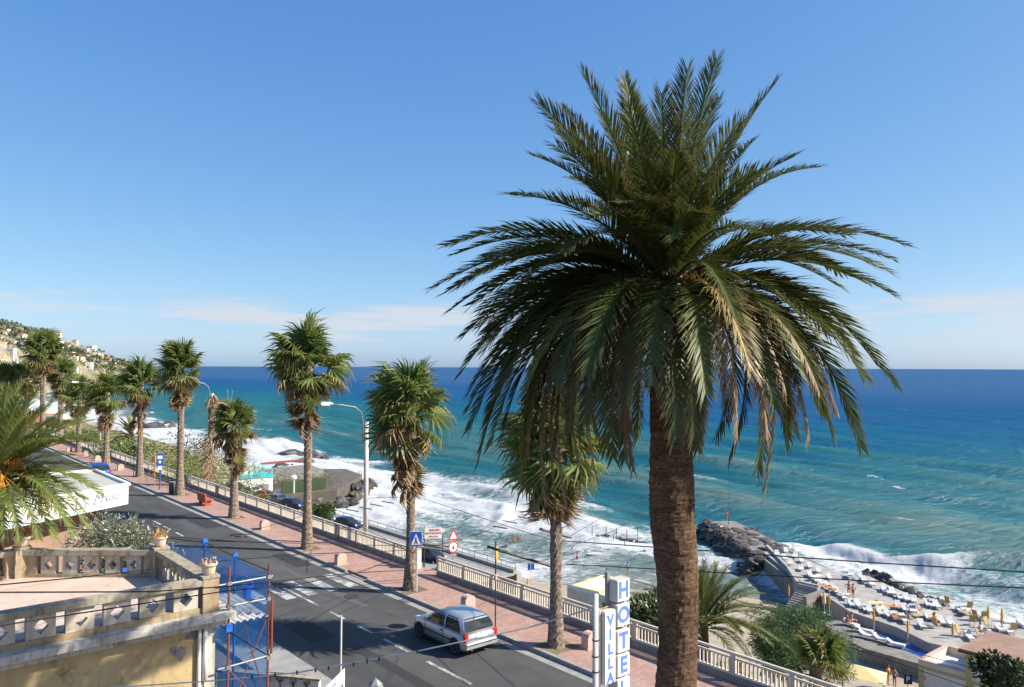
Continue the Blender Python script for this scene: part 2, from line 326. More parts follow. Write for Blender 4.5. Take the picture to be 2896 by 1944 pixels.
plaster('wall_patch', (.23, .225, .22), (.2, .19, .185), (.3, .2, .15), .4)
leafmat('frond_green', (.016, .04, .006), (.042, .08, .012), .3, .45, .03, tip=(.2, .15, .06))
leafmat('frond_bright', (.05, .085, .016), (.115, .145, .03), .36, .5, .03, tip=(.25, .2, .08))
leafmat('frond_lush', (.085, .145, .025), (.19, .24, .055), .45, .5, .03, tip=(.28, .24, .09))
leafmat('frond_yellow', (.16, .12, .02), (.3, .17, .03), .3, .5, .06, tip=(.36, .24, .12))
leafmat('frond_dead', (.19, .12, .065), (.31, .205, .12), .15, .6, .04, tip=(.36, .26, .17))
leafmat('fan_green', (.055, .105, .018), (.18, .235, .05), .48, .55, .025, tip=(.24, .22, .08))
leafmat('fan_yellow', (.13, .13, .028), (.2, .175, .045), .3, .5, .06, tip=(.34, .25, .1))
leafmat('fan_dead', (.18, .105, .05), (.29, .185, .095), .15, .6, .03, tip=(.4, .28, .17))
leafmat('olive_leaf', (.1, .11, .06), (.22, .22, .14), .25, .5, .12)
leafmat('tamarisk_leaf', (.09, .15, .065), (.17, .24, .11), .35, .6, .02)
leafmat('bush_leaf', (.05, .09, .022), (.14, .18, .045), .3, .5, .06)
leafmat('dark_leaf', (.016, .032, .008), (.045, .075, .018), .25, .5, .06)
leafmat('scrub_leaf', (.06, .085, .045), (.12, .13, .07), .2, .7, .02)
leafmat('reed_leaf', (.13, .16, .04), (.24, .25, .08), .35, .6, .05)

# ------------------------------------------------------------------ sea
def vnoise(x, y, seed=0):
    """smooth value noise on arrays"""
    xi = np.floor(x).astype(np.int64); yi = np.floor(y).astype(np.int64); xf = x - xi; yf = y - yi
    def h(a, b):
        v = (a * 374761393 + b * 668265263 + seed * 982451653) & 0xFFFFFFFF; v = ((v ^ (v >> 13)) * 1274126177) & 0xFFFFFFFF
        return ((v ^ (v >> 16)) & 0xFFFF) / 65535.0
    u = xf * xf * (3 - 2 * xf); v = yf * yf * (3 - 2 * yf)
    return (h(xi, yi) * (1 - u) + h(xi + 1, yi) * u) * (1 - v) + (h(xi, yi + 1) * (1 - u) + h(xi + 1, yi + 1) * u) * v
def fbm(x, y, o=4, seed=0):
    r = 0; a = .5; t = 0
    for i in range(o): r = r + a * vnoise(x * 2 ** i, y * 2 ** i, seed + i); t += a; a *= .55
    return r / t
SH_S = np.array([-60, 20, 50, 60, 75, 100, 140, 160, 180, 205, 230, 300, 400, 600]); SH_N = np.array([84, 84, 88, 86, 73, 66, 63, 66, 86, 84, 76, 80, 92, 120])
def shore(s): return np.interp(s, SH_S, SH_N)
def sea_material():
    m, nt = newmat('sea_water'); o = N(nt, 'ShaderNodeOutputMaterial')
    fo = N(nt, 'ShaderNodeAttribute', attribute_name='foam'); de = N(nt, 'ShaderNodeAttribute', attribute_name='deep')
    n1 = noise_node(nt, .045, 6, .62, stretch=(1, 2.2, 1), dist=.8); n2 = noise_node(nt, .7, 8, .72, dist=1.2, stretch=(.7, 1.3, 1)); n3 = noise_node(nt, .006, 5, .6, stretch=(1, 3.2, 1)); n4 = noise_node(nt, 3.2, 4, .7)
    a = N(nt, 'ShaderNodeMath', operation='MULTIPLY_ADD'); nt.links.new(n1.outputs['Fac'], a.inputs[0]); a.inputs[1].default_value = .18; nt.links.new(de.outputs['Fac'], a.inputs[2])
    b = N(nt, 'ShaderNodeMath', operation='MULTIPLY_ADD'); nt.links.new(n3.outputs['Fac'], b.inputs[0]); b.inputs[1].default_value = .22; nt.links.new(a.outputs[0], b.inputs[2])
    sh = N(nt, 'ShaderNodeMath', operation='SUBTRACT'); nt.links.new(b.outputs[0], sh.inputs[0]); sh.inputs[1].default_value = .2
    c = rampn(nt, sh.outputs[0], ((.0, (.15, .175, .15)), (.18, (.06, .135, .125)), (.36, (.014, .11, .13)), (.55, (.006, .085, .16)), (.75, (.011, .064, .17)), (1, (.03, .085, .185)))).outputs[0]  # last stop is paler: horizon haze painted into the far water
    f1 = N(nt, 'ShaderNodeMath', operation='MULTIPLY_ADD'); nt.links.new(n2.outputs['Fac'], f1.inputs[0]); f1.inputs[1].default_value = 2.0; nt.links.new(fo.outputs['Fac'], f1.inputs[2])
    f2 = N(nt, 'ShaderNodeMapRange'); f2.interpolation_type = 'SMOOTHSTEP'; f2.inputs['From Min'].default_value = 1.32; f2.inputs['From Max'].default_value = 1.95; nt.links.new(f1.outputs[0], f2.inputs['Value'])
    w1 = noise_node(nt, .055, 5, .6, stretch=(1, 2.6, 1)); w2 = noise_node(nt, .009, 3, .5, stretch=(1, 2, 1)); ws = N(nt, 'ShaderNodeMath', operation='MULTIPLY_ADD'); nt.links.new(w2.outputs['Fac'], ws.inputs[0]); ws.inputs[1].default_value = .25; nt.links.new(w1.outputs['Fac'], ws.inputs[2])
    wr = N(nt, 'ShaderNodeMapRange'); wr.interpolation_type = 'SMOOTHSTEP'; wr.inputs['From Min'].default_value = .815; wr.inputs['From Max'].default_value = .88; nt.links.new(ws.outputs[0], wr.inputs['Value'])
    wd_ = N(nt, 'ShaderNodeMapRange'); wd_.inputs['From Min'].default_value = .45; wd_.inputs['From Max'].default_value = .6; wd_.inputs['To Max'].default_value = .75; nt.links.new(de.outputs['Fac'], wd_.inputs['Value'])
    wm = N(nt, 'ShaderNodeMath', operation='MULTIPLY'); nt.links.new(wr.outputs[0], wm.inputs[0]); nt.links.new(wd_.outputs[0], wm.inputs[1])
    fx = N(nt, 'ShaderNodeMath', operation='MAXIMUM'); nt.links.new(f2.outputs[0], fx.inputs[0]); nt.links.new(wm.outputs[0], fx.inputs[1])
    gt = N(nt, 'ShaderNodeMath', operation='MINIMUM'); nt.links.new(fx.outputs[0], gt.inputs[0]); gt.inputs[1].default_value = .97
    bw = N(nt, 'ShaderNodeBump'); bw.inputs['Strength'].default_value = .9; bw.inputs['Distance'].default_value = 1.6
    nb = noise_node(nt, .3, 9, .66, stretch=(.75, 1.9, 1)); nt.links.new(nb.outputs['Fac'], bw.inputs['Height'])
    dif = N(nt, 'ShaderNodeBsdfDiffuse'); nt.links.new(c, dif.inputs[0]); nt.links.new(bw.outputs[0], dif.inputs['Normal'])
    gl = N(nt, 'ShaderNodeBsdfGlossy'); gl.inputs['Roughness'].default_value = .22; gl.inputs['Color'].default_value = (.55, .8, .95, 1); nt.links.new(bw.outputs[0], gl.inputs['Normal'])
    m1 = N(nt, 'ShaderNodeMixShader'); m1.inputs[0].default_value = .1; nt.links.new(dif.outputs[0], m1.inputs[1]); nt.links.new(gl.outputs[0], m1.inputs[2])
    fd = N(nt, 'ShaderNodeBsdfDiffuse'); nt.links.new(rampn(nt, n4.outputs['Fac'], ((.3, (.36, .39, .41)), (.62, (.56, .57, .58)))).outputs[0], fd.inputs[0])
    bf = N(nt, 'ShaderNodeBump'); bf.inputs['Strength'].default_value = .7; bf.inputs['Distance'].default_value = .25; nt.links.new(n2.outputs['Fac'], bf.inputs['Height']); nt.links.new(bf.outputs[0], fd.inputs['Normal'])
    m2 = N(nt, 'ShaderNodeMixShader'); nt.links.new(gt.outputs[0], m2.inputs[0]); nt.links.new(m1.outputs[0], m2.inputs[1]); nt.links.new(fd.outputs[0], m2.inputs[2])
    nt.links.new(m2.outputs[0], o.inputs[0])
sea_material()
def breaker(s): return 122 + 3.5 * np.sin(s * .05) + 2 * np.sin(s * .21 + 1)
def build_sea():
    rr = [58.0]
    while rr[-1] < 70000: r = rr[-1]; rr.append(r + max(.42, r * r / 30000) if r < 1800 else r * 1.12)
    rr = np.array(rr); az = np.radians(np.concatenate([np.linspace(-75, -40, 40)[:-1], np.linspace(-40, 40, 760), np.linspace(40, 75, 40)[1:]]))
    A, Rr = np.meshgrid(az, rr); X = np.sin(A) * Rr; Y = np.cos(A) * Rr
    s = X * U.x + Y * U.y; n = X * NV.x + Y * NV.y; d = n - shore(np.clip(s, -60, 600))
    fade = 1 / (1 + (Rr / 700) ** 2)
    Z = np.zeros_like(X)
    g = np.random.RandomState(3)
    wob = (fbm(s / 60, n / 60, 2, 5) - .5) * 26
    for i in range(18):
        L = 4.5 * 1.26 ** i if i < 12 else 26 + 9 * (i - 12); th = g.normal(0, .38); amp = .05 * L ** .43
        ph = (n * math.cos(th) + s * math.sin(th) + wob * .6) * 2 * math.pi / L + g.rand() * 6.28
        Z += amp * (np.sin(ph) + .28 * np.sin(2 * ph + .7)) * np.clip((L * L * 12) / (Rr * Rr / 30000 + .4) ** 2 / 40, 0, 1)
    Z *= sm(-2, 40, d) * .85 + .15
    # swell lines standing up near the shore
    foam = np.zeros_like(X)
    for n0, A0, wd, f0, sd_ in ((146, 1.0, 4.5, .0, 11), (168, .95, 6, -.1, 12), (196, .8, 7, -.2, 13), (228, .7, 8, -.3, 14)):
        q = n - n0 - (fbm(s / 45, s * 0 + n0, 3, sd_) - .5) * 30; br = sm(.45, .8, fbm(s / 32, s * 0 + n0, 2, sd_ + 7))
        Z += A0 * np.exp(-(q / wd) ** 2) * br; foam += np.exp(-((q + wd * .4) / 1.6) ** 2) * sm(.6, .85, br) * (.62 + f0)
    # the main breaker, strong off the platform, patchy elsewhere
    nb = breaker(s); q = n - nb - (fbm(s / 22, s * 0, 3, 4) - .5) * 14
    st = np.clip(sm(12, 30, s) * (1 - sm(64, 78, s)) + .5 * sm(.5, .68, fbm(s / 40, s * 0 + 3, 2, 31)) * sm(78, 110, s) + .7 * (1 - sm(0, 25, s)), 0, 1)
    rough = fbm(s / 3.5, n / 3.5, 4, 8)
    Z += st * (1.35 * np.exp(-(np.clip(q, 0, 99) / 5) ** 2) * np.exp(-(np.clip(-q, 0, 99) / 1.7) ** 2)) * (.65 + .7 * fbm(s / 9, s * 0, 2, 41))
    st_f = st * (.25 + .75 * sm(42, 50, s))
    foam += st_f * .85 * sm(2.2, .2, q + 0 * s) * sm(-16, -1, q)
    # second inner surge line and bubbling foam field
    q2 = n - nb + 24 - (fbm(s / 18, s * 0 + 9, 3, 21) - .5) * 16
    Z += .75 * np.exp(-(q2 / 2.4) ** 2) * sm(.4, .65, fbm(s / 25, s * 0, 2, 22)); foam += .5 * np.exp(-((q2 + 1) / 3) ** 2)
    field = sm(9, -14, n - nb + (fbm(s / 30, n / 14, 3, 51) - .5) * 34)
    patch = fbm(s / 16, n / 6.5, 4, 61)
    calm = sm(56, 64, s) * sm(132, 112, s) * sm(100, 88, n)
    cove = sm(44, 50, s) * sm(84, 74, s) * sm(104, 96, n)
    foam += field * (.55 + .22 * sm(70, 100, s) + .95 * (patch - .42)) * (1 - .36 * calm) * (1 - .5 * cove) + .3 * sm(14, 2, d) * sm(.42, .62, patch)
    foam += .5 * sm(110, 150, s) * sm(50, 22, d) * (patch + .25)
    Z += field * (rough - .5) * .7 + st * np.exp(-((q + 3) / 5) ** 2) * (fbm(s / 2.6, n / 1.8, 3, 77) - .5) * 1.1
    # whitecaps out at sea
    wc = fbm(s / (4 + Rr / 130), n / (1.4 + Rr / 220), 3, 71); big = fbm(s / 120, n / 70, 2, 72)
    foam += sm(.785, .86, wc + (big - .5) * .16) * sm(40, 120, n - nb + 30) * .75 * sm(330, 230, Rr)
    foam = np.where(Rr > 5000, 0, foam)
    deep = sm(-6, 42, d) * .3 + sm(60, 340, d) * .34 + sm(260, 900, d) * .3 + sm(600, 2500, Rr) * .12
    lag = (fbm(X / 300, Y / 90, 3, 90) - .5) * .22 * sm(80, 300, d); deep = deep + lag * (1 - sm(900, 2500, Rr))
    deep = deep - np.clip(Z, -.6, 1.4) * .13 * sm(700, 120, Rr)  # raised crests tinted greener: light through thin water painted in
    me = bpy.data.meshes.new('sea'); nr, nc = X.shape
    co = np.stack([X, Y, SEA + Z * fade], -1).reshape(-1, 3)
    idx = np.arange(nr * nc).reshape(nr, nc); q4 = np.stack([idx[:-1, :-1], idx[:-1, 1:], idx[1:, 1:], idx[1:, :-1]], -1).reshape(-1, 4)[:, ::-1]
    me.vertices.add(len(co)); me.vertices.foreach_set('co', co.ravel()); me.loops.add(q4.size); me.loops.foreach_set('vertex_index', q4.ravel().astype(np.int32))
    me.polygons.add(len(q4)); me.polygons.foreach_set('loop_start', np.arange(0, q4.size, 4, dtype=np.int32)); me.polygons.foreach_set('use_smooth', np.ones(len(q4), bool))
    me.update(calc_edges=True); me.materials.append(MATS['sea_water'])
    for k, v in (('foam', foam), ('deep', deep)): me.attributes.new(k, 'FLOAT', 'POINT').data.foreach_set('value', v.ravel().astype(np.float32))
    obj('sea', me, kind='structure')
build_sea()

# ------------------------------------------------------------------ shore, slope below the promenade
PLAT = -15.8
def land_h(s, n):
    lower = sm(62, 80, s) * (1 - sm(150, 165, s))
    z1 = np.interp(n, [22.4, 23, 30, 40, 50, 58], [-.05, -.5, -4.5, -10.5, -15.2, -17.4])
    z2 = np.interp(n, [22.4, 23, 30, 40, 46, 57, 57.6, 60], [-.05, -.5, -4, -9.5, -12.6, -12.6, -16.4, -17.3])
    z3 = np.interp(n, [22.4, 23, 34, 50, 64, 78, 90], [-.05, -.4, -2.5, -6, -10, -15.5, -17.5])
    far = sm(150, 185, s)
    z = (z1 * (1 - lower) + z2 * lower) * (1 - far) + z3 * far
    sh = shore(s); b = -17.4 + (n - 58) / np.maximum(sh - 58, 4) * (SEA + 17.4)
    z = np.where((n > 58) & (far < .5), np.minimum(b, z), z); z = np.where(n > sh, np.minimum(z, SEA - .22 * (n - sh) - .02), z)
    return z
def build_land():
    S = np.concatenate([np.arange(-70, 20, 6), np.arange(20, 120, 1.6), np.arange(120, 430, 5)]); NN = np.concatenate([[22.35], np.arange(23, 62, .9), np.arange(62, 135, 1.3)])
    n, s = np.meshgrid(NN, S); z = land_h(s, n)
    z += (fbm(n / 2.2, s / 2.2, 4, 5) - .5) * np.where(n > 58, .14, .9) * sm(23, 26, n) * np.where((n > 45) & (n < 58) & (s > 78) & (s < 152), .02, 1)
    for a, b, name, mt in ((0, 40, 'slope', 'scrub_ground'), (39, 200, 'beach', 'sand')):
        sel = [i for i in range(len(NN)) if a <= i <= b]
        if name == 'beach': sel = [i for i in range(len(NN)) if i >= 40]
        k = len(sel); vs = np.stack([n[:, sel], s[:, sel], z[:, sel]], -1).reshape(-1, 3)
        fs = [(i * k + j, i * k + j + 1, (i + 1) * k + j + 1, (i + 1) * k + j) for i in range(len(S) - 1) for j in range(k - 1)]
        me = bpy.data.meshes.new(name); me.from_pydata(vs.tolist(), [], fs); me.materials.append(MATS[mt]); me.polygons.foreach_set('use_smooth', [True] * len(fs)); obj(name, me, rz=RZ, kind='structure')
build_land()
# lower street on the shelf, with its sea wall
m = MB(); m.prism([(46.5, 66), (56.4, 66), (56.4, 152), (46.5, 152)], -12.75, -12.5); struct('lower_street', m, 'gutter', rz=RZ)
# ------------------------------------------------------------------ road, pavements, kerb
KERB, CL, LK, RAIL = 18.95, 15.5, 12.1, 21.95
S0, S1 = -30, 330
m = MB(); m.add([(LK - .3, S0, 0), (KERB + .1, S0, 0), (KERB + .1, S1, 0), (LK - .3, S1, 0)], [(0, 1, 2, 3)]); struct('road', m, 'asphalt', rz=RZ)
m = MB(); m.add([(KERB - .42, S0, .004), (KERB + .05, S0, .004), (KERB + .05, S1, .004), (KERB - .42, S1, .004)], [(0, 1, 2, 3)]); struct('gutter', m, 'gutter', rz=RZ)
m = MB(); m.prism([(-90, -60), (LK - .3, -60), (LK - .3, 330), (-90, 330)], -1.2, -.02); struct('ground', m, 'soil', rz=RZ)
m = MB()
m.prism([(KERB + .164, S0), (22.35, S0), (22.35, S1), (KERB + .164, S1)], -.3, .13); struct('promenade_pavement', m, 'paving', rz=RZ)
m = MB(); m.prism([(LK - 1.6, -20), (LK - .02, -20), (LK - .02, 120), (LK - 1.6, 120)], -.05, .12); struct('landward_pavement', m, 'gutter', rz=RZ)
kr = obj('kerb', None, rz=RZ, kind='structure')
ks = MB().box((0, 0, .065), (.17, .985, .15)).mesh('kerb_stone', 'kerbstone'); kd = MB().box((0, 0, .012), (.17, .985, .04)).mesh('kerb_stone', 'kerbstone')
for i in range(0, 130):
    s = i + 4.5
    obj('kerb_stone', kd if 33 <= s <= 35 else ks, kr, (KERB + .075, s, rnd.uniform(-.006, .006)))
# markings, laid on the asphalt
def dash(a, b, wd=.13):
    (n0, s0), (n1, s1) = ns(at_z(*a, 0)), ns(at_z(*b, 0)); return s0, s1
mk = [(28.6, 31.4), (33.0, 36.2), (24.8, 26.2), (22.6, 24.0), (19.2, 21.8)]
dl = [dash((810, 1661), (917, 1710)), dash((944, 1728), (988, 1748)), dash((1020, 1768), (1069, 1786)), dash((1094, 1806), (1177, 1842)), dash((1219, 1867), (1351, 1930)), dash((443, 1472), (466, 1483)), dash((470, 1487), (493, 1497)), dash((503, 1505), (526, 1516)), dash((141, 1313), (170, 1326))]
for i, (a, b) in enumerate(dl):
    a, b = min(a, b), max(a, b)
    m = MB().add([(CL - .065, a, .005), (CL + .065, a, .005), (CL + .065, b, .005), (CL - .065, b, .005)], [(0, 1, 2, 3)]); obj('lane_marking', m.mesh('lane_marking', 'road_paint'), rz=RZ, kind='structure')
zc = obj('zebra_crossing', None, rz=RZ, kind='structure')
for i in range(6):
    a = 12.75 + i * 1.02
    m = MB().add([(a, 32.6, .0065), (a + .5, 32.6, .0065), (a + .5, 35.3, .0065), (a, 35.3, .0065)], [(0, 1, 2, 3)]); obj('stripe', m.mesh('stripe', 'road_paint'), zc)

# ------------------------------------------------------------------ palms
def bez(p0, p1, p2, n):
    return [(p0 * (1 - t) ** 2 + p1 * 2 * t * (1 - t) + p2 * t * t) for t in (i / (n - 1) for i in range(n))]
def pinnate(pts, side, Lmax, V=.5, wid=.6, rg=rnd, droop=.12, base=.1, fold=0.0, ragged=.12, r0=.045):
    """feather leaf: midrib with leaflets growing from its two edges, one connected mesh"""
    mb = MB(); n = len(pts); tip = []
    vs = []; fs = []; V0 = V
    side = side.normalized(); tw = rg.uniform(-.5, .5)
    fr = []
    for i, p in enumerate(pts):
        t = (pts[min(i + 1, n - 1)] - pts[max(i - 1, 0)]).normalized()
        q = i / (n - 1); b = (Matrix.Rotation(tw * q, 3, t) @ side); b = (b - t * b.dot(t)).normalized(); nr = b.cross(t).normalized()
        if i == 0: sgn = 1 if nr.z >= 0 or abs(t.z) > .95 else -1
        fr.append((t, b, nr * sgn)); r = r0 * (1 - .88 * q) * (1.8 if q < .08 else 1)
        vs += [p - b * r, p - nr * sgn * r * .7, p + b * r]; tip += [0, 0, 0]
    for i in range(n - 1):
        for j in range(2): fs.append((3 * i + j, 3 * i + j + 1, 3 * i + j + 4, 3 * i + j + 3))
        fs.append((3 * i + 2, 3 * i, 3 * i + 3, 3 * i + 5))
    for i in range(n - 1):
        q = (i + .5) / (n - 1)
        if q < base: continue
        t, b, nr = fr[i]; qq = (q - base) / (1 - base)
        ln = Lmax * (.3 + .7 * sm(0, .3, qq)) * (1 - .62 * qq ** 2.2)
        al = R(47 - 22 * qq)
        for sg, k in ((-1, 0), (1, 2)):
            if rg.random() < ragged * .35: continue
            l = ln * rg.uniform(1 - ragged * 1.5, 1 + ragged); v = V0 + rg.uniform(-.22, .22); a = al + rg.uniform(-.12, .12)
            d = t * math.cos(a) + (b * sg * math.cos(v) + nr * math.sin(v)) * math.sin(a)
            A = Vector(vs[3 * i + k]); B = Vector(vs[3 * (i + 1) + k]); c = (A + B) / 2; h = (B - A) * wid * .5
            M1 = c + d * l * .55; T = c + d * l + Vector((0, 0, -droop * l * rg.uniform(.4, 1.6)))
            o = len(vs); vs += [M1 - h * .8, M1 + h * .8, T]; tip += [.15, .15, 1]
            fs += [(3 * i + k, 3 * (i + 1) + k, o + 1, o), (o, o + 1, o + 2)]
    mb.add(vs, fs); mb.tip = [x * 1.0 for x in tip]; mb.rib = [.6] * (3 * n) + [0.0] * (len(vs) - 3 * n); return mb
def frond_curve(hub, tipp, rg, n=110, bend=None, start=.3):
    d = tipp - hub; hz = Vector((d.x, d.y, 0))
    if hz.length < .35: hz = Vector((d.x if abs(d.x) > .05 else .1, -.3, 0))
    rh = hz.normalized(); C = d.length; e = math.degrees(math.atan2(d.z, Vector((d.x, d.y)).length))
    if bend is None: bend = 10 if e > 55 else (10 + (55 - e) * .42 if e > 0 else 33 + (-e) * .42)
    e0 = R(min(88, e + bend + rg.uniform(-4, 4))); p0 = hub + rh * start + Vector((0, 0, .35 * max(-1, min(1, e / 60))))
    p1 = p0 + (rh * math.cos(e0) + Vector((0, 0, math.sin(e0)))) * C * .52
    return bez(p0, p1, tipp, n), rh.cross(Vector((0, 0, 1)))
def date_trunk(path, rad, seed=1, rows=None):
    """trunk ringed with rows of cut leaf bases"""
    rg = random.Random(seed); mb = MB(); n = 170; k = 44; vs = []; L = len(path) - 1
    for i in range(n):
        t = i / (n - 1) * L; a = min(int(t), L - 1); f = t - a; p = path[a].lerp(path[a + 1], f); r = rad[a] * (1 - f) + rad[a + 1] * f
        for j in range(k):
            ph = i * .5 + (j * .5 if False else 0); cell = (i // 2); off = .5 * (cell % 2)
            sc = abs(((j / k * 18 + off) % 1) - .5) * 2; row = (i % 2)
            rr = r * (1 + .018 * (1 - sc) * (1 if row else -.5) + rg.uniform(-.025, .025) + .035 * mnoise.noise(Vector((math.cos(6.283 * j / k) * 4, math.sin(6.283 * j / k) * 4, p.z * 8))) + .05 * mnoise.noise(Vector((math.cos(6.283 * j / k) * .8, math.sin(6.283 * j / k) * .8, p.z * 1.1 + seed))) + .02 * mnoise.noise(Vector((0, seed, p.z * 5)))); q = 2 * math.pi * j / k
            vs.append((p.x + rr * math.cos(q), p.y + rr * math.sin(q), p.z))
    mb.add(vs, [(i * k + j, i * k + (j + 1) % k, (i + 1) * k + (j + 1) % k, (i + 1) * k + j) for i in range(n - 1) for j in range(k)] + [tuple((n - 1) * k + j for j in range(k))])
    return mb
def z7(x, y): return 1200 + x / 1.6686, 120 + y / 1.6686
def z8(x, y): return 1300 + x / 1.797, 800 + y / 1.797
BY = 14.5
def big_palm():
    rg = random.Random(11); hub = at_y(1890, 800, BY)
    t = thing('canary_date_palm', 'huge date palm with thick scarred trunk standing beside the hotel sign', 'palm tree', (hub.x + .12, BY, 0)); O = t.location.copy()
    cen = [(1912, 2080), (1911, 1944), (1918, 1800), (1916, 1620), (1904, 1500), (1900, 1400), (1897, 1250), (1885, 1080), (1880, 930), (1885, 860)]; wd = [118, 112, 108, 114, 124, 124, 114, 94, 74, 68]
    path = [at_y(x, y, BY) - O for x, y in cen]; path.insert(0, Vector((path[0].x, 0, -.05))); rad = [.46] + [w_ / 2 / F * BY for w_ in wd]
    part('trunk', date_trunk(path, rad), 'trunk_date', t, smooth=False)
    m = MB()
    for i in range(46):                                    # cut leaf stubs under the crown
        q = rg.uniform(0, 6.28); z = rg.uniform(-1.1, .1); r = .3; b = hub - O + Vector((math.cos(q) * r, math.sin(q) * r, z)); e = b + Vector((math.cos(q), math.sin(q), rg.uniform(.1, .9))) * rg.uniform(.25, .5)
        m.tube([b, e], [.07, .04], 5)
    part('leaf_base_stubs', m, 'dry_twig', t, kind='stuff')
    up = [(1380, 75), (1240, 125), (945, 160), (745, 145), (940, 200), (540, 285), (650, 310), (620, 415), (1390, 260), (1660, 190), (1560, 460), (1745, 540), (1860, 590), (1560, 605), (510, 535), (630, 490), (690, 640), (405, 720), (690, 755),
          (150, 1000), (285, 1020), (50, 1155), (150, 1155), (255, 1095), (275, 1180), (400, 1185), (265, 1265), (2000, 900), (2280, 960), (2190, 1080), (1990, 1100), (1950, 1150), (1700, 930), (1480, 380), (820, 330), (1120, 240)]
    front = [(960, 290), (1190, 530), (920, 760), (1290, 800), (665, 990), (1180, 930), (1010, 560), (1330, 620), (1560, 900), (800, 820)]
    low = [(0, 470), (50, 555), (40, 650), (50, 745), (95, 915), (160, 820), (215, 790), (320, 960), (420, 890), (640, 730), (780, 890), (1190, 790), (1700, 760), (1895, 800), (2040, 840), (2060, 485), (2210, 520), (1850, 620), (120, 350), (2120, 420), (560, 800), (1600, 640)]
    lowf = [(335, 550), (490, 520), (640, 470), (1100, 800), (1400, 170), (1510, 950), (1740, 490), (1480, 450), (850, 620), (200, 560), (1250, 560), (980, 520)]
    dead = [(880, 960), (440, 1200), (540, 1150), (1545, 1100), (1410, 790), (1780, 810), (1920, 650), (480, 1080), (620, 1000), (1700, 700), (1660, 560), (1830, 560), (860, 700), (700, 1020), (330, 900), (1350, 620), (1000, 400), (1560, 800)]
    jobs = [(z7(*p), None, 4.35, 'frond_green') for p in up] + [(z7(*p), -1, 3.9, 'frond_green') for p in front] + [(z8(*p), None, 4.15, 'frond_green') for p in low] + [(z8(*p), -1, 4.0, 'frond_green') for p in lowf] + [(z8(*p), None, 4.0, 'frond_dead') for p in dead]
    k = 0
    for (x, y), fr, C, mt in jobs:
        e = math.atan2(-(y - 800), abs(x - 1890) + 1)
        sc = BY / F; a = ((x - 1890) * sc) ** 2 + ((y - 800) * sc) ** 2; dy = math.sqrt(max(0, C * C - a)) * (.9 if fr else .75)
        sg = fr if fr else (-1 if k % 2 else 1); k += 1
        tp = at_y(x, y, BY + dy * sg)
        if mt == 'frond_dead' and dy > 1.2: tp = at_y(x, y, BY - (1.9 if k % 3 else -1.2))
        mt2 = mt
        if mt == 'frond_green' and rg.random() < .22: mt2 = 'frond_bright'
        if (x, y) == z8(1480, 450): mt2 = 'frond_yellow'
        pts, side = frond_curve(hub - O, tp - O, rg)
        dd = mt == 'frond_dead'
        mb = pinnate(pts, side, .8 if not dd else .46, V=(.45 if e > .6 else .34) if not dd else -.5, rg=rg, droop=.1 if not dd else .4, ragged=.1 if not dd else .35, r0=.042, wid=1.7)
        part('frond', mb, mt2, t)
    for i in range(70):                                    # fronds on the far side and inside the crown
        q = rg.uniform(-.3, math.pi + .3) if i < 50 else rg.choice((rg.uniform(math.pi * .85, math.pi * 1.32), rg.uniform(math.pi * 1.68, math.pi * 2.15))); e = R(rg.choice([-62, -50, -40, -30, -20, -10, 2, 14] if i < 50 else [-68, -58, -48, -38, -28]) + rg.uniform(-8, 8)); C = rg.uniform(3.6, 4.3) if i < 50 else rg.uniform(2.9, 3.6)
        if q > .6 and q < 2.5: pass
        tp = hub + Vector((math.cos(q) * math.cos(e), math.sin(q) * math.cos(e), math.sin(e))) * C
        pts, side = frond_curve(hub - O, tp - O, rg, 90); part('frond', pinnate(pts, side, .72, V=.35, rg=rg, r0=.042, wid=1.7), 'frond_green', t)
big_palm()
def date_palm(hub, tips, label, L, seed, ground, bright='frond_bright', extra=14, dates=(), trunk_r=.32, group=None, n=74, leaf=.6):
    rg = random.Random(seed); O = Vector((hub.x, hub.y, ground)); t = thing('date_palm', label, 'palm tree', O, group=group)
    h = hub - O; pth = [Vector((0, 0, -.3)), Vector((.03, 0, h.z * .5)), h + Vector((0, 0, .2))]
    part('trunk', date_trunk(pth, [trunk_r * 1.15, trunk_r, trunk_r * .85], seed), 'trunk_date', t)
    for (x, y, dy) in tips:
        tp = at_y(x, y, hub.y + dy); pts, side = frond_curve(h, tp - O, rg, n, start=.15); part('frond', pinnate(pts, side, leaf, V=.38, rg=rg, r0=.035, wid=1.25), bright if rg.random() < .9 else 'frond_green', t)
    for i in range(extra):
        q = rg.uniform(0, 6.28); e = R(rg.uniform(-45, 75)); tp = h + Vector((math.cos(q) * math.cos(e), math.sin(q) * math.cos(e), math.sin(e))) * L * rg.uniform(.8, 1.05)
        pts, side = frond_curve(h, tp, rg, n, start=.15); part('frond', pinnate(pts, side, leaf, V=.38, rg=rg, r0=.035, wid=1.25), bright if rg.random() < .75 else 'frond_green', t)
    for (x, y, dy) in dates:
        c = at_y(x, y, hub.y + dy) - O; m = MB(); m.tube([h, h.lerp(c, .6) + Vector((0, 0, .35)), c + Vector((0, 0, .3))], [.04, .035, .025], 5)
        for i in range(30):
            e = c + Vector((rg.gauss(0, .2), rg.gauss(0, .2), rg.uniform(-.6, .1))); m.tube([c + Vector((0, 0, .3)), e.lerp(c, .4) + Vector((0, 0, .12)), e], [.012, .01, .005], 3)
            for j in range(12):
                b = c.lerp(e, rg.uniform(.2, 1.05)) + Vector((rg.gauss(0, .03), rg.gauss(0, .03), rg.gauss(0, .03))); m.lathe([(.004, -.02), (.02, 0), (.004, .02)], 4, b)
        part('date_cluster', m, 'dates', t, kind='stuff')
def d2(x, y, dy): return (x * 1.2397, y * 1.2397, dy)
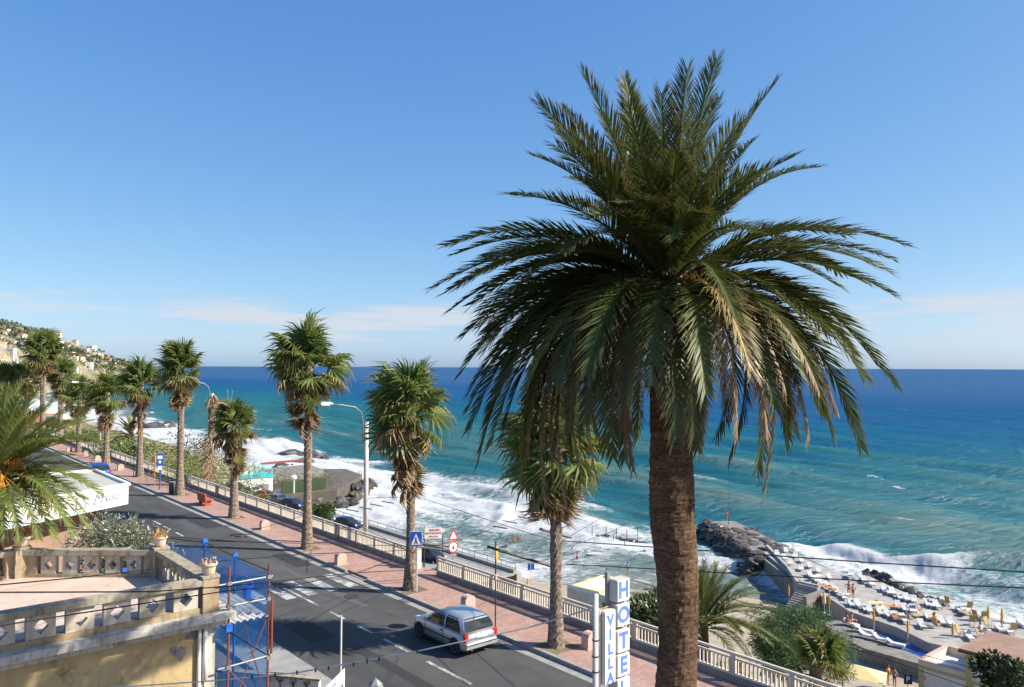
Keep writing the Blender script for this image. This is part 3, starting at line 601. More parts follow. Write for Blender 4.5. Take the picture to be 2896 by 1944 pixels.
date_palm(at_y(-18, 1365, 24.5), [d2(78, 905, .6), d2(30, 900, 1.5), d2(222, 996, -.4), d2(240, 1010, -1.2), d2(210, 960, 1.5), d2(236, 1135, -.8), d2(150, 962, 1.8), d2(205, 1008, 1.0), d2(232, 1122, .2), d2(192, 1168, -1.2), d2(168, 1222, -1.6), d2(205, 1212, -.6), d2(125, 1228, -2), d2(88, 1230, -2.4), d2(45, 1232, -2.6), d2(10, 1228, -2.6), d2(-60, 1220, -2), d2(-140, 1130, 0), d2(-150, 1000, 1), d2(-70, 900, 1), d2(110, 1085, 2.4), d2(225, 1080, 1), d2(150, 1175, -2), d2(60, 950, -2), d2(100, 930, -.5), d2(50, 895, -1), d2(8, 890, .5), d2(130, 1000, -1.5), d2(170, 1040, .5), d2(185, 960, .8), (112, 1098, -.6), (62, 1082, .2), (20, 1095, -.8), (150, 1135, .4), (235, 1188, -.6), (90, 1120, 1.2), (200, 1150, 1.5), (262, 1240, -1.0), (-60, 1090, 0)],
          'date palm heavy with orange date clusters growing behind the yellow terrace', 3.2, 21, 0, extra=12, dates=[(18, 1420, -1.3), (120, 1405, -.9), (72, 1355, -.6), (46, 1310, -.3), (4, 1372, -1.4), (108, 1352, -.2)], leaf=.72, bright='frond_lush')
def zF(x, y, dy): return (1900 + x / 4.48, 1594 + y / 4.48, dy)
date_palm(at_y(1985, 1768, 38), [zF(350, 80, 1), zF(700, 30, 1.5), zF(1080, 120, 1), zF(1030, 310, 0), zF(1160, 380, .8), zF(1235, 600, 0), zF(1270, 680, -.8), zF(880, 870, -2.4), zF(1320, 960, -1.5), zF(1560, 1140, -1), zF(560, -20, 2), zF(900, 900, -2.6), (1790, 1645, 0), (1795, 1705, -1), (1830, 1760, -1.5), (1850, 1620, .8), (1870, 1600, 1.5), (1760, 1680, .4), (2120, 1870, -1.5), (2180, 1820, -1)],
          'bushy date palm on the slope just below the railing, right of the huge palm trunk', 3.6, 31, -4.6, extra=26, leaf=.66)
date_palm(at_y(372, 1235, 92), [], 'small date palm on the scrubby slope beyond the far pavement', 3.0, 41, -4, extra=34, n=16, leaf=.42)

# fan palms: shared leaf meshes, one object for each leaf
def fan_leaf(seed, dead=False, R0=1.08, pet=1.0):
    rg = random.Random(seed); m = MB(); k = 26; tip = []
    vs = []; fs = []
    for i in range(4):
        f = i / 3; p = Vector((0, f * pet, -.1 * f * f)); w_ = .022 * (1 - .4 * f); vs += [p + Vector((-w_, 0, 0)), p + Vector((w_, 0, 0)), p + Vector((0, 0, -w_))]; tip += [0] * 3
    for i in range(3):
        for a, b in ((0, 1), (1, 2), (2, 0)): fs.append((3 * i + a, 3 * i + b, 3 * i + 3 + b, 3 * i + 3 + a))
    spread = R(125 if not dead else 60); sag = .5 if not dead else .7; wind = rg.uniform(-.35, .35)
    jo = len(vs)
    for j in range(k + 1):
        a = -spread + 2 * spread * j / k; r = R0 * .5 * rg.uniform(.92, 1.05); pl = .035 * (1 if j % 2 else -1) * (1 if not dead else 2)
        vs.append(Vector((math.sin(a) * r, pet + math.cos(a) * r, -.1 + pl - .22 * abs(math.sin(a / 2)) ** 2 * (1 if not dead else 2)))); tip.append(0)
    for j in range(k): fs.append((9, jo + j, jo + j + 1) if True else None)
    for j in range(k):
        if rg.random() < (.04 if not dead else .12): continue
        a = -spread + 2 * spread * (j + .5) / k + wind * .3; ln = R0 * rg.uniform(.5, .8); c = (vs[jo + j] + vs[jo + j + 1]) / 2
        d = Vector((math.sin(a), math.cos(a), 0)); m1 = c + d * ln * .5 + Vector((wind * .05, 0, -sag * .12)); h = (vs[jo + j + 1] - vs[jo + j]) * .34
        T = m1 + d * ln * .4 + Vector((wind * .18 + rg.gauss(0, .04), rg.gauss(0, .04), -sag * ln * rg.uniform(.45, 1.2))); o = len(vs)
        vs += [m1 - h, m1 + h, T]; tip += [.25, .25, 1]; fs += [(jo + j, jo + j + 1, o + 1, o), (o, o + 1, o + 2)]
    m.add(vs, fs); m.tip = tip; return m
FAN = {mt: [fan_leaf(100 + i + (50 if mt == 'fan_dead' else 0), mt == 'fan_dead').mesh('fan_leaf', mt) for i in range(7)] for mt in ('fan_green', 'fan_yellow', 'fan_dead')}
def fan_trunk(h, r0, r1, rg, lean):
    n = max(20, int(h / .16)); k = 12; vs = []; m = MB()
    for i in range(n):
        f = i / (n - 1); r = (r1 + (r0 - r1) * max(0, 1 - f * 3.2) ** 1.5 + (r0 - r1) * .3 * (1 - f)); sp = sm(.3, .5, f) * .22 + .04
        for j in range(k):
            rr = r * (1 + sp * (1 if (i + j) % 2 else -.55) * rg.uniform(.2, 1.1)); q = 2 * math.pi * (j + .5 * (i % 2)) / k
            vs.append((lean[0] * f * f * h + rr * math.cos(q), lean[1] * f * f * h + rr * math.sin(q), f * h + (.05 * rg.uniform(-1, 1) if 0 < i < n - 1 else 0)))
    m.add(vs, [(i * k + j, i * k + (j + 1) % k, (i + 1) * k + (j + 1) % k, (i + 1) * k + j) for i in range(n - 1) for j in range(k)] + [tuple((n - 1) * k + j for j in range(k))]); return m
def fan_palm(base, top_y, skirt_y, label, seed, scale=1.0, wind=.35, group='fan palms along the promenade', ng=50, nd=26, low=132, trunk=(.26, .15), gx=0, name='fan_palm'):
    """base = world foot; top_y / skirt_y = photo rows of the crown top and the skirt's lower end"""
    rg = random.Random(seed); Y = base.y; z_of = lambda y: CAM.z + (-(y - 972) / F * math.cos(PITCH) + math.sin(PITCH)) / (math.cos(PITCH) + (y - 972) / F * math.sin(PITCH)) * Y
    H = z_of(top_y) - base.z; sk = z_of(skirt_y) - base.z; hub = H - 1.6 * scale; lean = (gx / hub / 1.0, 0)
    t = thing(name, label, 'palm tree', base, group=group)
    part('trunk', fan_trunk(hub + .1, trunk[0], trunk[1], rg, lean), 'trunk_fan', t)
    hp = Vector((lean[0] * hub, 0, hub)); wv = Vector((-1, .25, -.12)) * wind
    def leaf(p, e, q, sc, mt):
        d = Vector((math.cos(q) * math.cos(e), math.sin(q) * math.cos(e), math.sin(e))) + wv * rg.uniform(.3, 1.1) * math.cos(e) + wv * .3
        d.normalize(); upv = Vector((0, 0, 1)) if abs(d.z) < .93 else Vector((-math.cos(q), -math.sin(q), .2)); x = d.cross(upv).normalized(); z = x.cross(d); roll = Matrix.Rotation(rg.uniform(-.7, .7), 3, d)
        M = Matrix((roll @ x, d, roll @ z)).transposed().to_4x4() @ Matrix.Diagonal((sc, sc, sc * rg.choice((1, 1, 1.3)), 1))
        obj('fan_leaf', FAN[mt][rg.randrange(7)], t, mw=Matrix.Translation(p) @ M)
    for i in range(ng):
        f = (i + .5) / ng; e = R(84 - low * f + rg.uniform(-16, 16)); q = i * 2.4 + rg.uniform(-.3, .3)
        mt = 'fan_green' if f < .7 and rg.random() < .93 or rg.random() < .3 else ('fan_yellow' if rg.random() < .5 else 'fan_dead')
        leaf(hp + Vector((0, 0, .35 - .75 * f)) * scale, e, q, scale * rg.uniform(.72, 1.18), mt)
    span = max(.5, hub - .5 * scale - sk - 1.0 * scale)
    for i in range(nd):
        f = rg.random(); q = rg.uniform(0, 6.28); e = R(rg.uniform(-88, -62) + (18 if f < .25 else 0))
        leaf(hp + Vector((math.cos(q) * .12, math.sin(q) * .12, -.35 * scale - f * span)), e, q, scale * rg.uniform(.55, .85), 'fan_dead' if rg.random() < .86 else 'fan_yellow')
    return t
def foot(x, y): return at_z(x, y, .13)
fan_palm(foot(1572, 1828), 1135, 1465, 'fan palm with long brown skirt, nearest one on the pavement, behind the silver car', 51, 1.0, .25, trunk=(.3, .19), nd=30, ng=64)
fan_palm(foot(1160, 1668), 1062, 1400, 'fan palm beside the blue pedestrian crossing sign on the pavement', 52, 1.05, .6, trunk=(.3, .16), nd=20)
fan_palm(foot(868, 1552), 938, 1212, 'tallest fan palm in the middle, rising well above the horizon', 53, 1.1, .5, trunk=(.3, .18), nd=24)
fan_palm(foot(661, 1464), 1148, 1345, 'short stocky fan palm standing right of the red bench', 54, .8, .2, trunk=(.34, .22), nd=20)
fan_palm(foot(508, 1400), 990, 1160, 'tall fan palm beside the dark litter bin and blue bus stop', 55, 1.0, .35, trunk=(.34, .19), nd=22)
fan_palm(foot(395, 1348), 1036, 1205, 'fan palm right of a thin dark red post, third beyond the bench', 56, 1.0, .45, trunk=(.34, .19), nd=18, ng=40)
fan_palm(foot(300, 1310), 1072, 1222, 'fan palm next to a grey lamp post, with small pink bollard behind it', 57, 1.05, .35, trunk=(.36, .22), nd=24, ng=36)
fan_palm(foot(222, 1279), 1088, 1182, 'smallest fan palm on the far end of the seaward pavement', 58, 1.05, .3, trunk=(.34, .22), nd=20, ng=32)
fan_palm(at_y(118, 1262, 100), 950, 1060, 'tall slender fan palm at far left with red roofs behind its trunk', 59, 1.22, .1, trunk=(.4, .26), nd=34, group='fan palms at the far left')
fan_palm(at_y(170, 1250, 108), 1025, 1130, 'fan palm with thick orange brown skirt just right of the tallest far left palm', 60, 1.12, .15, trunk=(.4, .27), nd=40, group='fan palms at the far left')
fan_palm(at_y(72, 1255, 104), 1035, 1120, 'bushy low fan palm between left frame edge and the slender far palm', 61, 1.1, .2, trunk=(.36, .25), nd=20, group='fan palms at the far left')
fan_palm(at_y(12, 1255, 100), 1045, 1130, 'low fan palm cut by the left frame edge above the date palm', 62, 1.15, .2, trunk=(.36, .25), nd=20, group='fan palms at the far left')
fan_palm(at_y(2318, 1985, 25.5), 1795, 1925, 'young fan palm with fresh green fans at the near railing', 63, .52, .0, trunk=(.2, .17), nd=10, ng=22, low=75, group=None)

# ------------------------------------------------------------------ foliage clumps
def foliage(mb, c, rad, n, size, rg, thin=.35, up=.2):
    """many small leaf blades through an uneven volume"""
    c = Vector(c)
    vs = []; fs = []
    for i in range(n):
        d = Vector((rg.gauss(0, 1), rg.gauss(0, 1), rg.gauss(0, 1))).normalized(); r = rg.random() ** .42
        p = c + Vector((d.x * rad[0], d.y * rad[1], d.z * rad[2])) * r
        a = (d + Vector((rg.gauss(0, .7), rg.gauss(0, .7), rg.gauss(up, .7)))).normalized(); b = a.cross(Vector((rg.gauss(0, 1), rg.gauss(0, 1), rg.gauss(0, 1)))).normalized(); l = size * rg.uniform(.6, 1.5)
        o = len(vs); vs += [p, p + a * l * .5 + b * l * thin * .5, p + a * l, p + a * l * .5 - b * l * thin * .5]; fs.append((o, o + 1, o + 2, o + 3))
    return mb.add(vs, fs)
def bush(name, label, cat, base, blobs, n, size, mat, rg, trunk=None, thin=.35, group=None, tmat='bark'):
    t = thing(name, label, cat, base, group=group); m = MB(); tot = sum(b[3] * b[4] * b[5] for b in blobs)
    for b in blobs: foliage(m, b[:3], b[3:6], int(n * b[3] * b[4] * b[5] / tot), size, rg, thin)
    part('crown', m, mat, t, kind='stuff')
    m = MB()
    for tr in (trunk or [((0, 0, -.3), (0, 0, .5))]):
        pts = [Vector(p) for p in tr]; m.tube(pts, [.12 * (1 - .7 * i / (len(pts) - 1)) for i in range(len(pts))], 6)
    part('trunk', m, tmat, t, kind='stuff' if len(trunk or []) > 1 else None); return t
# ------------------------------------------------------------------ headland with houses
SIL = [(-900, 880), (-500, 885), (-200, 900), (0, 913), (34, 916), (71, 928), (95, 934), (125, 941), (152, 950), (178, 961), (214, 974), (259, 991), (303, 1009), (339, 1019), (375, 1031), (400, 1037), (420, 1041)]
SHR = [(-900, 330), (-200, 400), (0, 520), (80, 650), (150, 850), (220, 1050), (300, 1300), (370, 1480), (420, 1600)]
def hill_point(px, f):
    """f: 0 at the shore, 1 on the ridge"""
    r0 = np.interp(px, *zip(*SHR)); r1 = 1850; sy = np.interp(px, *zip(*SIL)); d = ray(px, sy); zr = CAM.z + d.z / d.y * r1
    Y = r0 + (r1 - r0) * f; dx = (px - 1448) / F
    z = SEA - 1 + (zr - SEA + 1) * (.3 * sm(0, .08, f) + .7 * f ** 1.1) if f <= 1 else zr - (f - 1) * 160
    return Vector((dx * Y, Y, z))
def build_hill():
    PX = [-900, -700, -500, -350, -220, -120, -60] + list(range(-20, 421, 8)); FF = [-.06, -.02] + [i / 46 for i in range(47)] + [1.06, 1.3, 2]
    vs = []
    for px in PX:
        for f in FF:
            p = hill_point(px, max(f, 0)); 
            if f < 0: p.z = SEA - 4; p.y += f * 400
            nz = mnoise.fractal(p * .02, .8, 2, 4) * 6 + (mnoise.noise(Vector((p.x * .01, p.z * .35, 0))) * 2.5); p.z += nz * sm(0, .12, f) * (1 - .75 * sm(.85, 1, f)) if f > 0 else 0
            vs.append(p)
    k = len(FF); fs = [(i * k + j, (i + 1) * k + j, (i + 1) * k + j + 1, i * k + j + 1) for i in range(len(PX) - 1) for j in range(k - 1)]
    me = bpy.data.meshes.new('headland'); me.from_pydata([tuple(v) for v in vs], [], fs)
    m, nt = newmat('headland_ground'); p = out_principled(nt); p.inputs['Roughness'].default_value = .95
    n1 = noise_node(nt, .03, 6, .7, stretch=(1, .4, 3)); n2 = noise_node(nt, .14, 5, .7)
    c = rampn(nt, n1.outputs['Fac'], ((.35, (.16, .16, .09)), (.5, (.3, .25, .16)), (.66, (.4, .31, .21)))).outputs[0]
    c = rgbmix(nt, rampn(nt, n2.outputs['Fac'], ((.48, (0, 0, 0)), (.58, (.85, .85, .85)))).outputs[0], c, (.07, .09, .04)); nt.links.new(c, p.inputs['Base Color'])
    me.materials.append(m); obj('headland', me, kind='structure')
build_hill()
def houses():
    rg = random.Random(5)
    spec = [(8, 950, 16, 'cream', 'red'), (62, 962, 22, 'white', 'red'), (85, 965, 16, 'pink', 'red'), (160, 956, 22, 'white', 'red'), (150, 968, 18, 'pink', 'red'), (160, 978, 26, 'white', 'flat'), (212, 972, 14, 'white', 'red'), (172, 997, 18, 'white', 'flat'), (8, 980, 14, 'cream', 'red'), (200, 1008, 20, 'pink', 'flat'), (212, 1018, 16, 'cream', 'flat'), (230, 1022, 16, 'cream', 'red'), (238, 998, 24, 'grey', 'flat'), (272, 1006, 14, 'white', 'flat'), (283, 1010, 16, 'yellow', 'flat'), (300, 1014, 14, 'cream', 'red'), (308, 1022, 14, 'pink', 'red'), (258, 990, 20, 'white', 'flat'), (297, 1032, 10, 'white', 'flat'), (320, 1034, 14, 'white', 'flat'), (352, 1027, 12, 'white', 'red'), (250, 1036, 22, 'white', 'flat'), (30, 1000, 24, 'grey', 'flat'), (60, 990, 30, 'grey', 'flat'), (10, 1030, 18, 'cream', 'flat'), (218, 1046, 8, 'white', 'flat'), (100, 975, 12, 'cream', 'red'), (40, 975, 16, 'cream', 'flat'), (130, 985, 16, 'cream', 'flat'), (190, 985, 14, 'white', 'red'), (20, 940, 12, 'white', 'flat'), (245, 1012, 12, 'cream', 'red'), (330, 1026, 10, 'cream', 'red')]
    for nm, c in (('house_white', (.78, .76, .73)), ('house_cream', (.62, .54, .42)), ('house_pink', (.62, .42, .37)), ('house_yellow', (.66, .55, .28)), ('house_grey', (.4, .41, .42))): pm(nm, c, tuple(x * .88 for x in c), .3, .9)
    spec.sort()
    for i, (x, y, w_, wc, rf) in enumerate(spec):
        lo, hi = 0.0, 1.0
        for _ in range(30):
            f = (lo + hi) / 2; p = hill_point(x, f); d = p - CAM; v = CR.transposed() @ d; py = 972 - v.y / -v.z * F
            if py > y: lo = f
            else: hi = f
        p = hill_point(x, f); W = w_ / F * p.y; D = W * rg.uniform(.6, .9); H = W * rg.uniform(.45, .65) * (1 if rf == 'red' else .8) + 1; a = rg.uniform(-.5, .5)
        wcn = {'cream': 'cream', 'white': 'white', 'pink': 'pink', 'yellow': 'yellow', 'grey': 'grey'}[wc]
        t = thing('hillside_house', f"{wcn} {'house with terracotta roof' if rf == 'red' else 'flat-roofed block'} on the distant headland, {ORD[i]} from the left", 'house', p, a, group='houses on the headland')
        m = MB().box((0, 0, H / 2 - 3), (W, D, H + 6)); part('wall', m, 'house_' + wc, t)
        if rf == 'red': m = MB().add([(-W * .55, -D * .55, H), (W * .55, -D * .55, H), (W * .55, D * .55, H), (-W * .55, D * .55, H), (-W * .3, 0, H * 1.3), (W * .3, 0, H * 1.3)], [(0, 1, 5, 4), (1, 2, 5), (2, 3, 4, 5), (3, 0, 4), (3, 2, 1, 0)]); part('roof', m, 'red_roof', t)
        else: m = MB().box((0, 0, H + .25), (W * 1.04, D * 1.04, .5)); part('roof', m, 'house_white', t)
        for j in range(3): part('window', MB().box(((j - 1) * W * .28, -D / 2 - .02, H * .6), (W * .1, .12, H * .25)), 'house_window', t)
    m = MB()
    for i in range(1900):
        px = rg.uniform(-60, 400); f = rg.uniform(.06, 1.01); p = hill_point(px, f)
        if mnoise.noise(Vector((p.x * .012, p.y * .006, 3))) + rg.uniform(-.3, .3) < -.02: continue
        s = rg.uniform(2, 5) * (1 + .6 * (rg.random() < .1)); foliage(m, p + Vector((0, 0, s * .4)), (s, s, s * rg.uniform(.6, 1.1)), 14, s * .75, rg, .8)
    obj('hillside_scrub', m.mesh('hillside_scrub', 'scrub_leaf'), kind='stuff', label='scattered dark trees and scrub across the distant headland', cat='scrub')
houses()
# vegetation of the slope under the promenade
rgv = random.Random(8)
def slope_bushes():
    k = 0
    for (x, y, Y, rx, rz, mt, lab) in ((362, 1262, 88, 4.2, 1.8, 'bush_leaf', 'round yellow green bush below the far railing, left of the small date palm'), (560, 1288, 92, 6, 4, 'bush_leaf', 'dark green shrub behind the overgrown lamp post'), (625, 1370, 66, 4, 3.2, 'reed_leaf', 'tall reed thicket behind the railing near the red bench'), (470, 1320, 78, 5, 2.6, 'reed_leaf', 'pale reed bed behind the bus stop railing'), (560, 1345, 70, 4.5, 2.6, 'reed_leaf', 'yellowish reed clump left of the overgrown lamp post'), (905, 1440, 100, 1.8, 1.1, 'bush_leaf', 'small green bush beside the lower street cars'), (1835, 1735, 36, 2.4, 1.7, 'dark_leaf', 'dark green bush behind the hotel sign, left of the huge trunk'), (250, 1235, 112, 5, 2, 'bush_leaf', 'low bush at the far end of the promenade'), (840, 1345, 172, 9, 3, 'bush_leaf', 'low scrub growing on top of the sea terrace')):
        p = at_y(x, y, Y); blobs = [(rgv.uniform(-.6, .6) * rx, rgv.uniform(-.5, .5) * rx, rgv.uniform(-.3, .4) * rz, rx * .55, rx * .5, rz * .6) for _ in range(7)]
        bush('shrub', lab, 'shrub', p - Vector((0, 0, rz * .3)), blobs, 3600, .34, mt, rgv, [((0, 0, -3), (0, 0, rz * .3))], .3 if mt != 'reed_leaf' else .12)
    m = MB()
    for i in range(900):
        s = rgv.uniform(45, 190); n = rgv.uniform(23.2, 33 if s > 66 else 40)
        if s < 66 and rgv.random() < .5: continue
        p = rs(n, s, float(land_h(np.array(s), np.array(n)))); r = rgv.uniform(.5, 1.5); foliage(m, p, (r, r, r * .8), 26, .5, rgv, .25, 1)
    for i in range(260):
        s = rgv.uniform(8, 60); n = rgv.uniform(23.2, 46); p = rs(n, s, float(land_h(np.array(s), np.array(n)))); r = rgv.uniform(.4, 1.3); foliage(m, p, (r, r, r * .8), 26, .4, rgv, .25, 1)
    obj('slope_undergrowth', m.mesh('slope_undergrowth', 'bush_leaf'), kind='stuff', label='tangled undergrowth covering the slope below the railing', cat='undergrowth')
slope_bushes()
tp = at_y(2280, 1850, 41); rg = random.Random(12)
blobs = [(rg.uniform(-1.9, 2.0), rg.uniform(-1.3, 1.3), rg.uniform(-.8, 1.9), rg.uniform(.8, 1.25), rg.uniform(.8, 1.2), rg.uniform(.6, .95)) for _ in range(24)]
bush('tamarisk_tree', 'feathery grey green tamarisk above the beach, left of the bathhouse', 'tree', tp, blobs, 30000, .2, 'tamarisk_leaf', rg, [((0, 0, -4), (-.3, 0, -1), (-1, .2, 1.2)), ((0, 0, -4), (.4, .2, -1), (1.2, 0, 1)), ((0, 0, -4), (.1, -.3, -1), (.2, -.4, 1.6))], .16)
tp = at_y(2860, 1935, 36); blobs = [(rg.uniform(-.9, .9), rg.uniform(-.9, .9), rg.uniform(-.8, .8), .7, .7, .6) for _ in range(10)]
bush('evergreen_shrub', 'dark glossy evergreen in the bottom right corner', 'shrub', tp, blobs, 5000, .2, 'dark_leaf', rg, [((0, 0, -4), (0, 0, 0))], .5)
tp = at_z(345, 1585, 0); blobs = [(rg.uniform(-1.5, 1.5), rg.uniform(-1, 1), rg.uniform(1.4, 3.4), rg.uniform(.6, 1), rg.uniform(.6, .9), rg.uniform(.5, .8)) for _ in range(16)]
tp = at_y(350, 1500, 30); tp.z = 0; zc_ = 2.35
bush('olive_tree', 'small silvery olive tree in front of the white restaurant sign', 'tree', tp, [(b[0] * .8, b[1], b[2] + .45, *[k * 1.2 for k in b[3:]]) for b in blobs], 15000, .16, 'olive_leaf', rg, [((0, 0, -.1), (.1, 0, 1), (-.4, 0, 2.4)), ((.05, 0, .8), (.6, .1, 2.2)), ((.05, 0, .9), (.1, .4, 2.6))], .28)

# ------------------------------------------------------------------ promenade railing
bar_me = MB().box((0, 0, .3), (.045, .055, .6)).mesh('bar', 'rail_white'); post_me = MB().box((0, 0, .42), (.13, .14, .84), tz=.96).mesh('post', 'rail_white')
def railing(s0, s1, label, nsep):
    t = thing('promenade_railing', label, 'railing', rs(RAIL, s0, .13), RZ, group='promenade railings'); L = s1 - s0
    part('plinth', MB().box((.02, L / 2, .09), (.26, L, .2)), 'plinth', t)
    part('base_rail', MB().box((0, L / 2, .235), (.13, L, .07)), 'rail_white', t)
    part('top_rail', bevel_mb(MB(), L, .88, .13, .075), 'rail_white', t)
    part('middle_rail', MB().box((0, L / 2, .73), (.07, L, .05)), 'rail_white', t)
    k = int(round(L / 2)); rest = MB()
    for i in range(k + 1):
        y = i * L / k; obj('post', post_me, t, (0, y, .04))
        if i == k: break
        for j in range(13):
            yy = y + L / k * (j + 1) / 14
            if nsep[0] > 0: obj('bar', bar_me, t, (0, yy, .15)); nsep[0] -= 1
            else: rest.box((0, yy, .45), (.045, .055, .6))
    if rest.v: part('far_bars', rest, 'rail_white', t, kind='stuff')
def bevel_mb(m, L, z, wd, h):
    a = [(-wd / 2, z - h / 2), (wd / 2, z - h / 2), (wd / 2, z + h * .15), (wd * .3, z + h / 2), (-wd * .3, z + h / 2), (-wd / 2, z + h * .15)]
    vs = [(x, y, zz) for y in (0, L) for x, zz in a]; return m.add(vs, [tuple(range(6)), tuple(range(11, 5, -1))] + [(i, i + 6, (i + 1) % 6 + 6, (i + 1) % 6) for i in range(6)])
sg0, sg1 = ns(at_y(1241, 1622, 38.1))[1], ns(at_y(1192, 1600, 39.6))[1]
railing(6.5, sg0, 'cream concrete promenade railing near side, right of the beach stair opening', [170])
railing(sg1 + .2, sg1 + .2 + 96, 'cream concrete promenade railing running into distance, left of the stair opening', [300])
t = thing('gate_pillar', 'cream concrete pillar ending the far railing at the stair opening', 'pillar', rs(RAIL, sg1 - .05, .13), RZ); part('shaft', MB().box((0, 0, .5), (.22, .22, 1.0)), 'rail_white', t); part('cap', MB().box((0, 0, 1.02), (.28, .28, .07)), 'rail_white', t)
bush('shrub', 'dark ivy patch growing in the railing opening', 'shrub', rs(RAIL + .7, (sg0 + sg1) / 2, -.2), [(0, 0, 0, .7, .7, .35), (.3, .5, .1, .5, .5, .3)], 900, .14, 'dark_leaf', rg, None, .6)
# bollards
bol = [(1668, 1832), (1324, 1722), (963, 1596), (748, 1497), (341, 1330), (276, 1304), (243, 1290), (196, 1279)]
bm = MB(); pf = [(-.26, 0), (.26, 0), (.26, .42), (.2, .52), (.1, .57), (-.1, .57), (-.2, .52), (-.26, .42)]
bm.add([(x, y, z) for y in (-.17, .17) for x, z in pf], [tuple(range(8)), tuple(range(15, 7, -1))] + [(i, i + 8, (i + 1) % 8 + 8, (i + 1) % 8) for i in range(8)]); bme = bm.mesh('block', 'bollard_stone')
pan = MB().add([(x * .7, -.172, .06 + z * .75) for x, z in pf], [tuple(range(7, -1, -1))[::-1]]).mesh('front_panel', 'terracotta')
for i, (x, y) in enumerate(bol):
    p = foot(x, y); t = thing('stone_bollard', f'pink stone bollard with rounded top, {ORD[i]} along the kerb counted from the hotel sign', 'bollard', p, RZ, group='stone bollards along the pavement')
    obj('block', bme, t); obj('base', MB().box((0, 0, .02), (.6, .42, .05)).mesh('base', 'bollard_stone'), t)
# tree pits
for i, (x, y) in enumerate([(1572, 1828), (1160, 1668), (868, 1552), (661, 1464), (508, 1400), (395, 1348), (300, 1310), (222, 1279)]):
    n_, s_ = ns(foot(x, y)); obj('tree_pit', MB().prism([(-.62, -.62), (.62, -.62), (.62, .62), (-.62, .62)], .128, .137).mesh('tree_pit', 'soil'), loc=rs(n_, s_), rz=RZ, kind='structure')
# bench and litter bin, seen end on
p = foot(575, 1428); t = thing('park_bench', 'red concrete bench between two fan palms on the pavement', 'bench', p, RZ)
bevel(part('backrest', MB().box((-.12, 0, .56), (.1, 1.7, .62), ry=-.12), 'bench_red', t)); bevel(part('seat', MB().box((.2, 0, .42), (.5, 1.7, .1)), 'bench_red', t))
for q in (-.62, .62): part('leg', MB().box((.12, q, .19), (.42, .14, .38)), 'bench_red', t)
p = foot(489, 1396); t = thing('litter_bin', 'dark round litter bin beside the tall fan palm', 'bin', p); part('body', MB().lathe([(.24, 0), (.3, .1), (.31, .8), (.29, .86)], 14), 'bin_dark', t, smooth=True); part('rim', MB().lathe([(.32, .84), (.32, .92), (.22, .92)], 14), 'metal_grey', t)
for i, (x, y) in enumerate(((530, 1372), (627, 1405), (972, 1524))):
    p = rs(RAIL - .17, ns(at_z(x, y, .13))[1], .25); t = thing('notice_panel', ['grey panel fixed to the railing beside the litter bin palm', 'grey panel fixed to the railing behind the red bench', 'grey panel fixed to the railing left of the concrete lamp post'][i], 'panel', p, RZ); part('sheet', MB().box((0, 0, .35), (.03, .55 if i < 2 else .3, .72)), 'metal_grey', t); part('frame', MB().box((.02, 0, .35), (.02, .6 if i < 2 else .34, .78)), 'dark_metal', t)

# ------------------------------------------------------------------ lamp posts
def lamp_post(base, h, reach, label, rad=.15, arm_r=.04, mat='concrete_pole', dirv=None, group='street lamps on the promenade', rise=1.0):
    t = thing('street_lamp', label, 'street lamp', base, group=group); d = dirv or -NV
    part('pole', MB().cyl((0, 0, 0), (0, 0, h), rad, 14, rad * .78), mat, t, smooth=True)
    m = MB(); o = d * (rad + .07)
    m.tube([o + Vector((0, 0, h - 1.2)), o + Vector((0, 0, h)), o + d * .12 + Vector((0, 0, h + rise * .55)), o + d * .5 + Vector((0, 0, h + rise * .85)), o + d * reach * .65 + Vector((0, 0, h + rise)), o + d * reach + Vector((0, 0, h + rise + .08))], [arm_r] * 4 + [arm_r * .9, arm_r * .8], 8); part('arm', m, 'metal_grey', t, smooth=True)
    for z in (h - .9, h - .3): part('clamp', MB().lathe([(rad + .012, z - .03), (rad + .03, z - .03), (rad + .03, z + .03), (rad + .012, z + .03)], 14), 'dark_metal', t)
    m = MB(); e = o + d * (reach + .3) + Vector((0, 0, h + rise + .1)); a = math.atan2(d.y, d.x)
    hd = part('lamp_head', m.box((0, 0, .03), (.85, .28, .14), tz=.7), 'white_plastic', t); hd.location = e; hd.rotation_euler = (0, -.05, a); bevel(hd, .05, 3)
    ln = part('lens', MB().box((.1, 0, -.06), (.5, .22, .05)), 'sign_white', hd)
lamp_post(rs(22.6, ns(at_y(1026, 1540, 44.6))[1], -.3), 7.35, 2.0, 'thick concrete street lamp with curved arm, behind the railing in the middle')
lamp_post(rs(22.6, ns(at_y(290, 1285, 92))[1], -.4), 7.6, 2.2, 'grey street lamp standing behind the far railing beside a fan palm')
lamp_post(at_y(44, 1240, 112), 11.5, 2.6, 'pale lamp post at far left rising above the low palms')
b = rs(23.4, ns(at_y(600, 1385, 66))[1], -1.2)
lamp_post(b, 9.1, 2.0, 'street lamp overgrown with dry brown creeper, left of the stocky palm')
m = MB(); rg = random.Random(9)
for i in range(620):
    z = rg.uniform(.5, 9.0); r = .2 + (.75 * rg.random() ** 2 if z < 5.8 else .12 + (.25 if z > 8.4 else 0)); q = rg.uniform(0, 6.28); p = Vector((math.cos(q) * .15, math.sin(q) * .15, z)); e = Vector((math.cos(q) * r - (.8 * rg.random() if z < 5.5 else 0), math.sin(q) * r, z - rg.uniform(.1, .9)))
    m.tube([p, p.lerp(e, .5) + Vector((0, 0, .12)), e], [.045, .035, .015], 3)
obj('dry_creeper', m.mesh('dry_creeper', 'dry_twig'), loc=b, label='dry brown creeper hanging around the overgrown lamp post', cat='creeper', kind='stuff')
